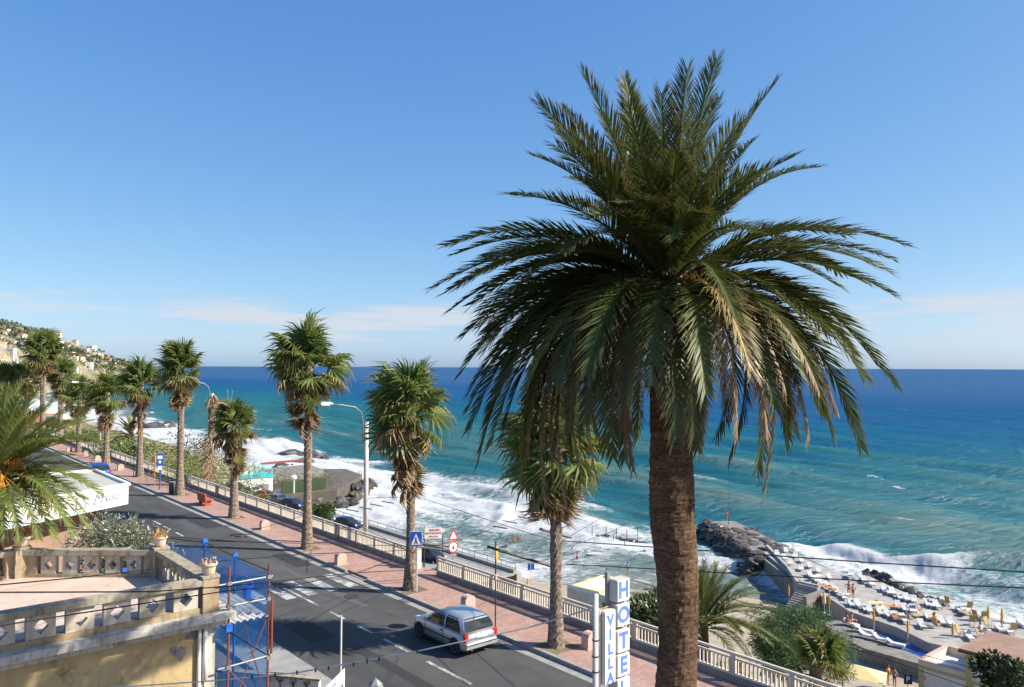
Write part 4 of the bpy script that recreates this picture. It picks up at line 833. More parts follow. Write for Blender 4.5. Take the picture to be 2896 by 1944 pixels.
# ------------------------------------------------------------------ signs and thin poles
def pole_thing(name, label, cat, base, h, r=.03, mat='metal_grey', rz=0):
    t = thing(name, label, cat, base, rz); part('pole', MB().cyl((0, 0, 0), (0, 0, h), r, 8), mat, t); return t
FACE = RZ    # local -Y faces back along the road towards the camera side
t = pole_thing('crossing_sign', 'blue and white pedestrian crossing sign beside the fan palm', 'road sign', foot(1178, 1674), 2.75, .03, 'concrete_pole', R(6))
pl = bevel(part('plate', MB().box((-.04, -.045, 2.36), (.52, .02, .64)), 'sign_blue', t), .008, 1)
part('border', MB().box((-.04, -.038, 2.36), (.55, .016, .67)), 'sign_white', t)
part('white_triangle', MB().add([(-.26, -.058, 2.1), (.18, -.058, 2.1), (-.04, -.058, 2.6)], [(0, 1, 2)]), 'sign_white', pl)
mw = MB(); mw.cyl((-.04, -.062, 2.4), (-.04, -.066, 2.4), .035, 10)
mw.add([(x - .04, -.063, z) for x, z in ((-.03, 2.36), (.03, 2.36), (.035, 2.26), (.09, 2.15), (.06, 2.13), (0, 2.22), (-.06, 2.12), (-.09, 2.14), (-.03, 2.25))], [tuple(range(9))]); part('walking_figure', mw, 'dark_metal', pl, kind='stuff')
t = pole_thing('bus_stop_pole', 'thin grey pole with round yellow disc turned edge-on behind the car', 'bus stop', foot(1401, 1776), 3.3, .028, 'dark_metal', R(82))
part('disc', MB().cyl((0, -.03, 2.85), (0, -.06, 2.85), .29, 24), 'yellow', t); part('flyer', MB().box((0, 0, 1.95), (.34, .07, .2)), 'pink', t)
t = pole_thing('bus_stop_sign', 'blue and white bus stop sign on a blue pole before the litter bin', 'bus stop', foot(451, 1385), 2.6, .05, 'pole_blue', R(20))
part('blue_plate', MB().box((0, -.06, 2.45), (.5, .04, .95)), 'sign_blue', t); part('white_plate', MB().box((0, -.09, 2.62), (.36, .03, .26)), 'sign_white', t); part('timetable', MB().box((0, -.07, 1.75), (.28, .04, .3)), 'sign_white', t); part('pictogram', MB().box((0, -.09, 2.25), (.2, .02, .2), ry=R(45)), 'sign_white', t)
t = pole_thing('signal_pole', 'thin yellow pole with orange box left of the bus stop sign', 'pole', foot(437, 1375), 2.5, .03, 'yellow'); part('orange_box', MB().box((-.1, 0, 2.25), (.3, .2, .5)), 'orange', t)
t = pole_thing('red_post', 'thin dark red post with a two part head before the third far palm', 'post', foot(378, 1347), 2.5, .035, 'rust_red'); part('head', MB().box((0, 0, 2.6), (.26, .12, .34)), 'rust_red', t); part('side_lamp', MB().box((-.16, 0, 2.5), (.12, .12, .22)), 'rust_red', t)
p = at_y(395, 1278, 66); p.z = .13; t = pole_thing('warning_light', 'round yellow warning disc hung before a fan palm trunk on thin pole', 'road sign', rs(RAIL + .3, ns(p)[1], .0), 3.6, .025, 'metal_grey'); 
t.location = at_z(396, 1352, .13) + U * .5; part('disc', MB().cyl((0, -.05, 4.0), (0, -.1, 4.0), .24, 18), 'yellow', t); part('boss', MB().cyl((0, -.1, 4.0), (0, -.13, 4.0), .09, 12), 'orange', t)
# signs standing on the ramp below the opening
pb = at_y(1280, 1600, 41.5); t = pole_thing('ramp_road_sign', 'red rimmed triangle above a round no-entry style sign on the beach ramp', 'road sign', pb - Vector((0, 0, 2.2)), 3.95, .03, 'metal_grey', R(38))
def ring(m, c, r0, r1, y, k=26):
    vs = []; 
    for j in range(k): q = 6.2832 * j / k; vs += [(c[0] + r0 * math.cos(q), y, c[1] + r0 * math.sin(q)), (c[0] + r1 * math.cos(q), y, c[1] + r1 * math.sin(q))]
    return m.add(vs, [(2 * j, 2 * j + 1, (2 * j + 3) % (2 * k), (2 * j + 2) % (2 * k)) for j in range(k)])
rd = part('round_plate', MB().cyl((0, -.03, 3.18), (0, -.05, 3.18), .31, 26), 'sign_white', t); part('red_rim', ring(MB(), (0, 3.18), .235, .305, -.054), 'sign_red', rd); part('truck_symbol', MB().box((0, -.055, 3.17), (.1, .006, .16)), 'dark_metal', rd); part('axle_symbol', MB().box((0, -.055, 3.08), (.2, .006, .04)), 'dark_metal', rd)
tr = part('triangle_plate', MB().add([(-.33, -.05, 3.55), (.33, -.05, 3.55), (0, -.05, 4.15), (-.33, -.03, 3.55), (.33, -.03, 3.55), (0, -.03, 4.15)], [(0, 1, 2), (5, 4, 3), (0, 3, 4, 1), (1, 4, 5, 2), (2, 5, 3, 0)]), 'sign_red', t)
part('white_field', MB().add([(-.21, -.055, 3.62), (.21, -.055, 3.62), (0, -.055, 4.0)], [(0, 1, 2)]), 'sign_white', tr); part('lanes_symbol', MB().box((-.045, -.058, 3.74), (.03, .004, .18)).box((.045, -.058, 3.72), (.03, .004, .14)), 'dark_metal', tr, kind='stuff')
part('supplement_plate', MB().box((0, -.04, 2.76), (.42, .02, .16)), 'metal_grey', t)
pb = at_y(1228, 1590, 39.6); t = thing('beach_board', 'white board with red lettering and arrow on two posts at the stair opening', 'sign board', pb - Vector((0, 0, 1.2)), R(10))
part('board', MB().add([(x, y, z) for y in (-.02, .02) for x, z in ((-.5, 2.38), (.38, 2.38), (.38, 2.62), (.56, 2.76), (.38, 2.9), (-.5, 2.9))], [tuple(range(6)), tuple(range(11, 5, -1))] + [(i, i + 6, (i + 1) % 6 + 6, (i + 1) % 6) for i in range(6)]), 'sign_white', t)
for i, (tx, sz) in enumerate((('BAGNI', .17), ('RISTORANTE', .14), ('SPIAGGIA', .11))):
    o = obj('lettering', textmesh(tx, sz, 'sign_red', .002), t, (-.05 if i else 0, -.026, 2.8 - .16 * i)); o.rotation_euler = (R(90), 0, 0)
for x in (-.5, .42): part('post', MB().cyl((x, .05, 0), (x, .05, 2.95), .025, 8), 'dark_metal', t)
# hotel sign
o_ = rs(*ns(at_y(1684, 1800, 14.7)), 0); KS = .82; o_ = o_ * KS; hs = thing('hotel_sign', 'tall white sign boxes spelling VILLA HOTEL in blue beside the huge palm', 'hotel sign', (o_.x, o_.y, CAM.z * (1 - KS)), RZ); hs.scale = (KS,) * 3
def zz(y, Y=14.9): return at_y(1700, y, Y).z
part('pole', MB().cyl((0, 0, -2.3), (0, 0, zz(1673)), .055, 12), 'concrete_pole', hs, smooth=True); part('second_pole', MB().cyl((.085, -.02, -2.3), (.085, -.02, zz(1718)), .03, 8), 'concrete_pole', hs)
part('back_post', MB().box((.42, .09, zz(1760, 15.2)), (.07, .07, 2.0)), 'metal_grey', hs)
for z in (1800, 1845, 1888): part('clamp', MB().lathe([(.058, zz(z) - .012), (.066, zz(z) - .012), (.066, zz(z) + .012), (.058, zz(z) + .012)], 12), 'dark_metal', hs)
zt, zb = zz(1717, 15), zz(1922, 15); bx = bevel(part('villa_box', MB().box((.27, -.02, (zt + zb) / 2), (.3, .2, zt - zb)), 'concrete_pole', hs), .015, 2)
part('face', MB().box((.27, -.123, (zt + zb) / 2), (.275, .008, zt - zb - .03)), 'sign_white', bx)
for i, ch in enumerate('VILLA'):
    o = obj('letter', textmesh(ch, .27, 'letter_blue', .003, bold=.012), bx, (.27, -.13, zt - .19 - i * (zt - zb - .3) / 4)); o.rotation_euler = (R(90), 0, 0)
for i, ch in enumerate('HOTEL'):
    y0 = (1630, 1699, 1771, 1838, 1906)[i]; h = .42; z1 = zz(y0, 15.2); bx = bevel(part('letter_box', MB().box((.62, -.02, z1 - h / 2), (.36, .24, h)), 'concrete_pole', hs), .02, 2)
    part('face', MB().box((.62, -.143, z1 - h / 2), (.325, .008, h - .03)), 'sign_white', bx); o = obj('letter', textmesh(ch, .42, 'letter_blue', .003, bold=.016), bx, (.62, -.15, z1 - h / 2)); o.rotation_euler = (R(90), 0, 0); o.scale = (.95, 1, 1)
part('brackets', MB().tube([(0, 0, zt + .02), (.3, 0, zt + .03), (.62, .02, zt + .05)], .018, 5), 'dry_twig', hs)
# street pole and banner at the bottom
t = pole_thing('street_pole', 'bare white metal pole at the landward kerb below the zebra crossing', 'pole', rs(11.35, 21.2, .1), 2.68, .03, 'concrete_pole')
bl = at_y(880, 1955, 20); br_ = at_y(975, 1890, 22.2)
t = thing('banner', 'white banner with dark blue lettering at the bottom edge', 'banner', (br_.x, br_.y, br_.z), math.atan2((br_ - bl).y, (br_ - bl).x)); Lb = Vector(((br_ - bl).x, (br_ - bl).y)).length; sl = (br_.z - bl.z) / Lb
part('sheet', MB().add([(-Lb * 1.6, 0, -1.6 * Lb * 0 - .9), (0, 0, -.9), (0, 0, 0), (-Lb * 1.6, 0, 0 - .0)], [(0, 1, 2, 3)]), 'sign_white', t)
o = obj('lettering', textmesh('CAPITANO', .17, 'letter_grey', .002), t, (-.95, -.012, -.17)); o.rotation_euler = (R(90), 0, 0); o = obj('lettering', textmesh('LUSSO', .4, 'navy', .002), t, (-.68, -.012, -.52)); o.rotation_euler = (R(90), 0, 0)
p = at_y(1062, 1922, 19.5); t = thing('garden_lantern', 'grey hexagonal lantern cap at the bottom edge of the road', 'lantern', (p.x, p.y, .0)); part('post', MB().cyl((0, 0, 0), (0, 0, p.z - .3), .03, 8), 'dark_metal', t); part('cap', MB().lathe([(.2, p.z - .2), (.17, p.z - .1), (.06, p.z + .0), (.02, p.z + .01)], 6), 'metal_grey', t); part('finial', MB().lathe([(.012, p.z), (.022, p.z + .025), (.005, p.z + .05)], 8), 'metal_grey', t); part('glass_body', MB().lathe([(.09, p.z - .5), (.16, p.z - .2)], 6), 'sign_white', t)

# ------------------------------------------------------------------ cars
CAR = {}
def loft(secs):
    m = MB(); k = len(secs[0]); n = len(secs); m.add([p for s in secs for p in s], [(i * k + j, i * k + (j + 1) % k, (i + 1) * k + (j + 1) % k, (i + 1) * k + j) for i in range(n - 1) for j in range(k)] + [tuple(range(k))[::-1], tuple((n - 1) * k + j for j in range(k))]); return m
def car_meshes(paint):
    if paint in CAR: return CAR[paint]
    st = [(-1.84, .68, .36, .74, .76), (-1.79, .765, .27, .82, .845), (-1.55, .81, .2, .845, .865), (-.8, .822, .19, .845, .865), (.2, .822, .19, .845, .865), (.85, .818, .19, .85, .88), (1.05, .81, .19, .83, .875), (1.45, .79, .2, .77, .825), (1.7, .74, .24, .68, .735), (1.82, .64, .3, .58, .62), (1.86, .5, .36, .52, .54)]
    secs = []
    for y, hw, zb, zs, zc in st:
        half = [(hw * .86, zb), (hw * .985, zb + .1), (hw, zb + (zs - zb) * .5), (hw * .985, zs - .06), (hw * .9, zs), (hw * .5, zc)]
        secs.append([(-x, y, z) for x, z in half] [::-1] + [(x, y, z) for x, z in half])
    body = loft(secs)
    gh = [(.82, -1.78, 1.02, .775), (1.08, -1.68, .62, .715), (1.28, -1.52, .3, .64), (1.37, -1.38, .1, .575), (1.405, -1.22, -.08, .5), (1.425, -.9, -.35, .36)]
    gs = []
    for z, y0, y1, hw in gh:
        c = .1 if z < 1.37 else .18
        gs.append([(-hw, y0 + c, z), (-hw + c, y0, z), (hw - c, y0, z), (hw, y0 + c, z), (hw, y1 - c * 1.3, z), (hw - c, y1, z), (-hw + c, y1, z), (-hw, y1 - c * 1.3, z)])
    cab = loft(gs)
    def lerp_ring(z):
        for a, b in zip(gh, gh[1:]):
            if a[0] <= z <= b[0]: f = (z - a[0]) / (b[0] - a[0]); return [a[i] + (b[i] - a[i]) * f for i in range(4)]
    def side_glass(sx, ya0, ya1, yb0, yb1, z0=.885, z1=1.335):
        m = MB(); P = []
        N_ = 5
        for i in range(N_ + 1):
            z = z0 + (z1 - z0) * i / N_; r = lerp_ring(z); f = i / N_; a = ya0 + (yb0 - ya0) * f; b = ya1 + (yb1 - ya1) * f; e = .05 if i in (0, N_) else 0
            P += [(sx * (r[3] + .006), a + e, z), (sx * (r[3] + .006), b - e, z)]
        return m.add(P, [(2 * i, 2 * i + 1, 2 * i + 3, 2 * i + 2) for i in range(N_)])
    def end_glass(back, z0, z1, mg):
        m = MB(); P = []; N_ = 5
        for i in range(N_ + 1):
            z = z0 + (z1 - z0) * i / N_; r = lerp_ring(z); y = r[1] - .007 if back else r[2] + .007; w_ = r[3] - mg - (.03 if i in (0, N_) else 0); P += [(-w_, y, z), (w_, y, z)]
        return m.add(P, [(2 * i, 2 * i + 1, 2 * i + 3, 2 * i + 2) for i in range(N_)])
    g = lambda n, m, mat, s=False: (n, m.mesh(n, mat, s))
    L = [g('body', body, paint, True), g('cabin', cab, paint, True), g('rear_window', end_glass(True, .93, 1.335, .07), 'car_glass'), g('windscreen', end_glass(False, .9, 1.34, .09), 'car_glass')]
    for sx in (-1, 1): L += [g('door_window', side_glass(sx, -.42, .72, -.38, .17), 'car_glass'), g('quarter_window', side_glass(sx, -1.55, -.5, -1.2, -.46), 'car_glass'), g('side_trim', MB().box((sx * .823, -.25, .52), (.016, 2.5, .05)), 'black_trim'), g('door_handle', MB().box((sx * .823, -.32, .73), (.03, .17, .04)), 'black_trim'), g('mirror', MB().box((sx * .86, .74, .92), (.16, .1, .12), tz=.8), paint), g('tail_light', MB().box((sx * .69, -1.775, .72), (.2, .13, .27)), 'tail_red'), g('headlight', MB().box((sx * .56, 1.72, .66), (.26, .14, .13)), 'sign_white')]
    L += [g('rear_bumper', MB().box((0, -1.82, .42), (1.5, .16, .22), tz=.97), paint), g('bumper_strip', MB().box((0, -1.905, .47), (1.46, .012, .03)), 'black_trim'), g('number_plate', MB().box((0, -1.865, .7), (.5, .014, .12)), 'sign_white'), g('front_bumper', MB().box((0, 1.8, .4), (1.3, .16, .22)), paint), g('wiper', MB().box((.1, -1.76, .98), (.4, .012, .012), ry=.1), 'black_trim')]
    for sx in (-1, 1): L += [g('door_seam', MB().box((sx * .822, -.45, .58), (.012, .012, .5)), 'black_trim'), g('door_seam', MB().box((sx * .818, .8, .6), (.012, .012, .5)), 'black_trim'), g('sill', MB().box((sx * .8, 0, .24), (.05, 1.75, .07)), 'black_trim')]
    L += [g('tailgate_seam', MB().box((0, -1.812, .56), (1.3, .012, .012)), 'black_trim'), g('badge', MB().cyl((0, -1.8, .8), (0, -1.83, .8), .04, 12), 'rim'), g('exhaust', MB().cyl((-.45, -1.84, .26), (-.45, -1.7, .26), .03, 8), 'metal_grey')]
    wh = []
    for sx in (-1, 1):
        for y in (-1.2, 1.2): wh.append((sx, y))
    CAR[paint] = (L, wh); return CAR[paint]
ty = MB().lathe([(.15, -.085), (.25, -.085), (.285, -.06), (.285, .06), (.25, .085), (.15, .085)], 24).mesh('tyre', 'tyre', True); rim_me = MB().lathe([(.185, .02), (.185, .088), (.15, .07), (.06, .075), (.0, .085)], 12).mesh('rim', 'rim'); arch = MB().cyl((0, 0, 0), (0, 0, .02), .335, 24).mesh('wheel_arch', 'black_trim')
def car(paint, label, loc, rz, group=None, scale=1.0, full=True):
    L, wh = car_meshes(paint); t = thing('car', label, 'car', loc, rz, group); t.scale = (scale,) * 3
    for n, me in L:
        o = obj(n, me, t)
        if n in ('rear_bumper', 'front_bumper', 'tail_light', 'mirror', 'headlight'): bevel(o, .03, 3)
    for sx, y in wh:
        a = obj('wheel_arch', arch, t, (sx * .805, y, .33)); a.rotation_euler = (0, R(90) * sx, 0)
        w_ = obj('wheel', ty, t, (sx * .755, y, .285)); w_.rotation_euler = (0, R(90) * sx, 0); obj('rim', rim_me, w_)
    return t
(n1, s1_), (n2, s2_) = ns(at_z(1304, 1850, 0)), ns(at_z(1196, 1800, 0))
car('silver', 'silver three-door hatchback driving away along the road', rs(16.6 + .74, (s1_ + s2_) / 2, 0), RZ, scale=.93)
obj('aerial', MB().tube([(0, -1.15, 1.39), (0, -1.35, 1.58)], .006, 4).mesh('aerial', 'black_trim'), bpy.data.objects['car'])
car('car_blue', 'blue car on the road beyond the white restaurant roof', rs(17.4, ns(at_z(318, 1352, 0))[1] + 1, 0), RZ)
LOT = [(668, 1392, 'car_navy', 'dark blue car, farthest left of the row on the lower street', 1.25), (714, 1402, 'car_white', 'white van-like car on the lower street between dark blue and red cars', 1.2), (753, 1413, 'car_red', 'bright red car in the row on the lower street', 1.1), (789, 1424, 'car_grey', 'grey car with pale roof on the lower street beside the red car', 1.1), (829, 1438, 'car_navy', 'dark blue car on the lower street just left of the tallest palm trunk', 1.15), (890, 1460, 'car_red', 'dark red car on the lower street right of the tallest palm trunk', 1.1), (926, 1475, 'car_grey', 'grey car on the lower street below the green bush', 1.1), (985, 1494, 'car_navy', 'dark car on the lower street left of the concrete lamp post', 1.1), (1222, 1586, 'car_navy', 'dark blue car seen through the railing opening', 1.0)]
for x, y, pt, lb, sc in LOT:
    p = at_z(x, y, -12.5); car(pt, lb, p, RZ + math.pi + (.35 if x < 1000 else .1), 'cars on the lower street', sc)
# ------------------------------------------------------------------ yellow building with terrace
SF, NE = 20.2, 7.3           # facade line (s) and road-side line (n)
tb = thing('terrace_building', 'weathered yellow building with a balustraded roof terrace', 'building', (0, 0, 0), RZ)
poly = [(-9, SF + .12), (NE - .03, SF + .12), (NE - .03, 24.5), (4.3, 27.1), (-9, 27.2)]
part('wall', MB().prism(poly, -.1, 3.78), 'yellow_wall', tb)
part('cornice', MB().prism([(-9, SF - .3), (NE + .38, SF - .3), (NE + .38, 24.8), (4.5, 27.5), (-9, 27.6)], 3.78, 3.95), 'cornice_plaster', tb)
part('moulding', MB().prism([(-9, SF - .12), (NE + .2, SF - .12), (NE + .2, 24.7), (4.4, 27.3), (-9, 27.4)], 3.62, 3.777), 'cornice_plaster', tb)
part('terrace_floor', MB().prism([(-9, SF + .3), (NE - .3, SF + .3), (NE - .3, 24.3), (4.1, 26.9), (-9, 27.0)], 3.95, 4.0), 'terrace_floor', tb)
def panel(mb, a, b, z0, z1, th, hole=.34):
    """slab between plan points a and b with a diamond opening"""
    a = Vector((*a, 0)); b = Vector((*b, 0)); d = (b - a); L = d.length; d.normalize(); nn = Vector((-d.y, d.x, 0)); cx, cz = L / 2, (z0 + z1) / 2; h = hole * min(L, z1 - z0) * .95
    out = [(0, z0), (cx, z0), (L, z0), (L, cz), (L, z1), (cx, z1), (0, z1), (0, cz)]; inn = [(cx, cz - h), (cx + h * .92, cz), (cx, cz + h), (cx - h * .92, cz)]
    V = []
    for off in (-th / 2, th / 2): V += [a + d * x + nn * off + Vector((0, 0, z)) for x, z in out + inn]
    fr = [(0, 1, 8, 11, 7), (1, 2, 3, 9, 8), (3, 4, 5, 10, 9), (5, 6, 7, 11, 10)]
    F_ = [tuple(f) for f in fr] + [tuple(i + 12 for i in f[::-1]) for f in fr] + [(i, i + 12, (i + 1) % 8 + 12, (i + 1) % 8) for i in range(8)] + [(8 + i, 8 + (i + 1) % 4, 20 + (i + 1) % 4, 20 + i) for i in range(4)]
    return mb.add(V, F_)
def parapet(a, b, n, label_end=True, solid=0.0, flip=False, zt=4.8):
    a = Vector((*a, 0)); b = Vector((*b, 0)); d = (b - a); L = d.length; d.normalize(); nn = Vector((-d.y, d.x, 0)); rz = math.atan2(d.y, d.x); c = (a + b) / 2
    part('coping', MB().box((c.x, c.y, zt - .075), (L + .1, .36, .15), rz=rz), 'coping_stone', tb); part('lower_band', MB().box((c.x, c.y, 4.02), (L, .24, .156), rz=rz), 'parapet_plaster', tb); part('upper_band', MB().box((c.x, c.y, 4.634), (L, .23, .03), rz=rz), 'parapet_plaster', tb)
    p = (L - solid) / n; gap = .2
    for i in range(n):
        x0 = solid / 2 + i * p + gap / 2; x1 = solid / 2 + (i + 1) * p - gap / 2; part('pierced_panel', panel(MB(), (a + d * x0).xy, (a + d * x1).xy, 4.102, 4.616, .17, .36), 'panel_plaster', tb)
    if solid:
        for q in (0, 1):
            e = a + d * (solid / 4 if q == 0 else L - solid / 4); part('end_block', MB().box((e.x, e.y, 4.359), (solid / 2 - .02, .21, .515), rz=rz), 'parapet_plaster', tb)
parapet((-8.0, SF + .15), (NE - .36, SF + .15), 19)
parapet((NE - .16, SF + .4), (NE - .16, 24.3), 5, solid=.5)
parapet((NE - .22, 24.45), (4.12, 26.85), 5, solid=.7)
parapet((3.85, 27.0), (-8, 27.05), 13, solid=.6)
for (x, y) in ((NE - .17, SF + .17), (NE - .18, 24.42), (4.0, 26.95)):
    part('pillar', MB().box((x, y, 4.38), (.4, .42, .86)), 'parapet_plaster', tb); part('pillar_cap', MB().box((x, y, 4.845), (.44, .46, .06)), 'coping_stone', tb)
rg = random.Random(2)
def blob_patch(cx, cz, w_, h_, k=16): return [(cx + w_ * math.cos(6.283 * i / k) * rg.uniform(.6, 1.1), cz + h_ * math.sin(6.283 * i / k) * rg.uniform(.6, 1.1)) for i in range(k)]
for cx, cz, w_, h_ in ((6.45, 3.05, .17, .2), (6.28, 3.17, .1, .1), (6.75, 3.42, .22, .13)):
    P = blob_patch(cx, cz, w_, h_); part('bare_patch', MB().add([(x, SF + .116, z) for x, z in P], [tuple(range(16))]), 'wall_patch', tb)
for x, r, z0 in ((6.88, .045, .2), (7.02, .055, 2.25)):
    part('drainpipe', MB().cyl((x, SF + .03, z0), (x, SF + .03, 3.62), r, 10), 'white_wall', tb, smooth=True)
part('corner_strip', MB().box((7.16, SF + .105, 1.9), (.26, .04, 3.3)), 'cornice_plaster', tb)
def flower_pot(p, label, plant, seed, r=.2, mat='geranium'):
    rg = random.Random(seed); t = thing('flower_pot', label, 'flower pot', p, 0, group='stone pots on the terrace pillars')
    part('pot', MB().lathe([(r * .6, 0), (r * .75, .05), (r * .9, .2), (r * 1.1, .25), (r * 1.1, .3), (r * .9, .3), (r * .85, .26)], 16), 'pot', t, smooth=False)
    m = MB(); foliage(m, (0, 0, .3 + plant * .4), (r * 1.1, r * 1.1, plant), int(260 * plant / .2) if plant else 60, .07, rg, .5); part('plant', m, mat, t, kind='stuff')
flower_pot(rs(NE - .17, SF + .17, 4.876), 'stone pot with dry stalks on the terrace corner nearest the scaffold', .06, 1, .2, 'dry_twig')
flower_pot(rs(NE - .18, 24.42, 4.876), 'stone pot with orange flowers on the far road-side terrace corner', .14, 2, .19, 'dry_orange')
flower_pot(rs(4.0, 26.95, 4.876), 'stone pot with red geraniums on the left rear terrace pillar', .2, 3, .24, 'geranium')
m = MB(); rg = random.Random(4)
for i in range(160):
    a = rg.gauss(0, 1); p = Vector((1.6 + rg.gauss(0, .6), 25.4 + rg.gauss(0, .35), 4.006)); q = rg.uniform(0, 6.28); l = rg.uniform(.06, .16); d = Vector((math.cos(q), math.sin(q), 0)); e = Vector((-d.y, d.x, 0)) * .35
    m.add([p, p + d * l * .5 + e * l + Vector((0, 0, .03)), p + d * l, p + d * l * .5 - e * l + Vector((0, 0, .02))], [(0, 1, 2, 3)])
obj('fallen_leaves', m.mesh('fallen_leaves', 'dry_orange'), rz=RZ, kind='stuff', label='drift of dry orange leaves on the terrace floor', cat='leaves')
# ------------------------------------------------------------------ scaffold with blue netting
sc = thing('scaffold', 'rusty pipe scaffold clad with blue netting beside the yellow building', 'scaffold', (0, 0, 0), RZ)
NO = 8.62
for i, (n, s, z, mt) in enumerate(((7.56, 20.1, 5.05, 'rust_red'), (NO, 20.1, 4.95, 'rust_red'), (NO, 22.5, 4.85, 'pole_blue'), (NO, 25.0, 4.75, 'pole_blue'), (7.9, 27.2, 4.6, 'pole_blue'), (7.66, 22.5, 4.3, 'metal_grey'))):
    part('upright', MB().cyl((n, s, 0), (n, s, z), .032, 8), mt, sc)
part('red_sleeve', MB().cyl((NO + .07, 20.05, 2.6), (NO + .07, 20.05, 4.1), .035, 8), 'rust_red', sc)
for z in (4.62, 4.05, 2.5, 1.4): part('ledger', MB().cyl((7.3, 20.1, z), (NO + .1, 20.1, z + (.05 if z < 3 else 0)), .022, 6), 'metal_grey', sc)
for z in (4.68, 2.45): part('side_rail', MB().tube([(NO, 20.1, z + .1), (NO, 22.5, z + .02), (NO, 25.0, z), (7.9, 27.2, z - .1)], .018, 6), 'dark_metal', sc)
part('brace', MB().cyl((7.6, 20.12, 1.3), (NO, 20.12, 3.6), .016, 6), 'rust_red', sc); part('brace', MB().cyl((7.6, 20.14, 2.4), (NO, 20.14, 1.2), .016, 6), 'rust_red', sc); part('brace', MB().cyl((NO, 20.1, 1.3), (NO, 22.5, 3.7), .016, 6), 'rust_red', sc)
for n in (7.56, NO):
    for z in (4.62, 4.05, 2.5): part('coupler', MB().box((n, 20.09, z), (.11, .11, .09)), 'metal_grey', sc)
m = MB(); gx, gz = 24, 14; vs = []
pth = [(NO, 20.1), (NO, 22.5), (NO, 25.0), (7.9, 27.2)]
for i in range(gx + 1):
    f = i / gx * 3; a = min(int(f), 2); q = f - a; n = pth[a][0] + (pth[a + 1][0] - pth[a][0]) * q; s = pth[a][1] + (pth[a + 1][1] - pth[a][1]) * q
    for j in range(gz + 1):
        z = .55 + (4.78 - .1 * f - .55 - .12 * math.sin(q * math.pi)) * j / gz; w_ = .07 * math.sin(q * math.pi) * math.sin(j * 1.1 + i) + .05 * math.sin(i * 1.7 + j * .6); vs.append((n + .03 + w_, s, z))
m.add(vs, [(i * (gz + 1) + j, (i + 1) * (gz + 1) + j, (i + 1) * (gz + 1) + j + 1, i * (gz + 1) + j + 1) for i in range(gx) for j in range(gz)]); part('net', m, 'blue_net', sc, smooth=True)
m = MB(); k = 28; vs = []
for i in range(k + 1):
    n = 7.4 + 1.2 * i / k
    for s in (20.05, 22.4): vs.append((n, s, 3.62 + .035 * math.sin(i * 1.57) + (.06 if s > 21 else 0)))
m.add(vs, [(2 * i, 2 * i + 2, 2 * i + 3, 2 * i + 1) for i in range(k)]); part('corrugated_sheet', m, 'white_plastic', sc, smooth=True)
part('blue_tie', MB().box((7.55, 20.05, 3.5), (.16, .1, .16)).box((NO, 25.0, 4.7), (.14, .14, .16)).box((NO, 22.5, 4.75), (.12, .12, .1)), 'blue_tarp', sc, kind='stuff')
t = thing('blue_bucket', 'bright blue bucket hanging on the scaffold netting', 'bucket', rs(8.35, 20.9, 3.95), 0); part('pail', MB().lathe([(.1, 0), (.17, .34), (.155, .34), (.09, .02)], 14), 'blue_tarp', t); part('handle', MB().tube([(-.16, 0, .33), (-.1, 0, .5), (0, 0, .56), (.1, 0, .5), (.16, 0, .33)], .008, 4), 'metal_grey', t)
# ground floor awning, wall and gate seen under the scaffold
t = thing('garden_wall', 'low white garden wall with a dark metal grille beside the road', 'wall', rs(8.9, 24.0, 0), RZ + R(38) - R(90)); part('masonry', MB().box((1.5, 0, .45), (3.3, .16, .95)), 'white_wall', t); part('coping', MB().box((1.5, 0, .955), (3.4, .24, .06)), 'coping_stone', t)
for i in range(7): part('vine_stem', MB().tube([(.2 + i * .42, -.1, .05), (.3 + i * .42, -.11, .45), (.22 + i * .42, -.1, .85)], .018, 4), 'bark', t)
for i in range(7): part('vine_leaves', foliage(MB(), (.25 + i * .42, -.13, .85), (.1, .05, .06), 26, .07, random.Random(i), .6), 'dark_leaf', t, kind='stuff')
t = thing('terrace_fence', 'thin metal fence with vertical bars below the scaffold', 'fence', rs(8.75, 23.6, .1), RZ + R(8)); part('rail', MB().cyl((0, -2.6, .95), (0, 1.0, .95), .018, 6), 'metal_grey', t); part('lower_rail', MB().cyl((0, -2.6, .2), (0, 1.0, .2), .014, 6), 'metal_grey', t)
for i in range(22): part('bar', MB().cyl((0, -2.6 + i * .17, .2), (0, -2.6 + i * .17, .95), .009, 5), 'dark_metal', t)
# ------------------------------------------------------------------ white restaurant with lettered fascia
FR, BRr, BL_, FL = (10.6, 41.6), (10.55, 48.2), (2.0, 48.2), (3.4, 37.2)
t = thing('restaurant_pavilion', 'white flat-roofed restaurant pavilion with lettered fascia beside the road', 'building', (0, 0, 0), RZ)
part('fascia', MB().prism([FR, BRr, BL_, FL], 3.42, 4.3), 'white_paint', t)
edges = [(FR, BRr), (BRr, BL_), (BL_, FL), (FL, FR)]
for a, b in edges:
    a = Vector((*a, 0)); b = Vector((*b, 0)); c = (a + b) / 2; part('rim', MB().box((c.x, c.y, 4.38), ((b - a).length + .1, .14, .16), rz=math.atan2((b - a).y, (b - a).x)), 'white_paint', t)
cen = Vector((6.6, 43.7)); part('roof', MB().prism([tuple(cen + (Vector(p) - cen) * .97) for p in (FR, BRr, BL_, FL)], 4.3, 4.34), 'roof_gravel', t)
part('wall', MB().prism([(9.6, 42.2), (9.6, 47.6), (3, 47.6), (4, 39.4)], 0, 3.42), 'felt_roof', t)
fa = Vector((*FL, 0)); fb = Vector((*FR, 0)); dv = (fb - fa).normalized(); ang = math.atan2(dv.y, dv.x); fn = Vector((dv.y, -dv.x, 0)); LF = (fb - fa).length
def on_fascia(x, z, off=.006): return fa + dv * x + fn * off + Vector((0, 0, z))
fo = MB(); k = 30; vs = []
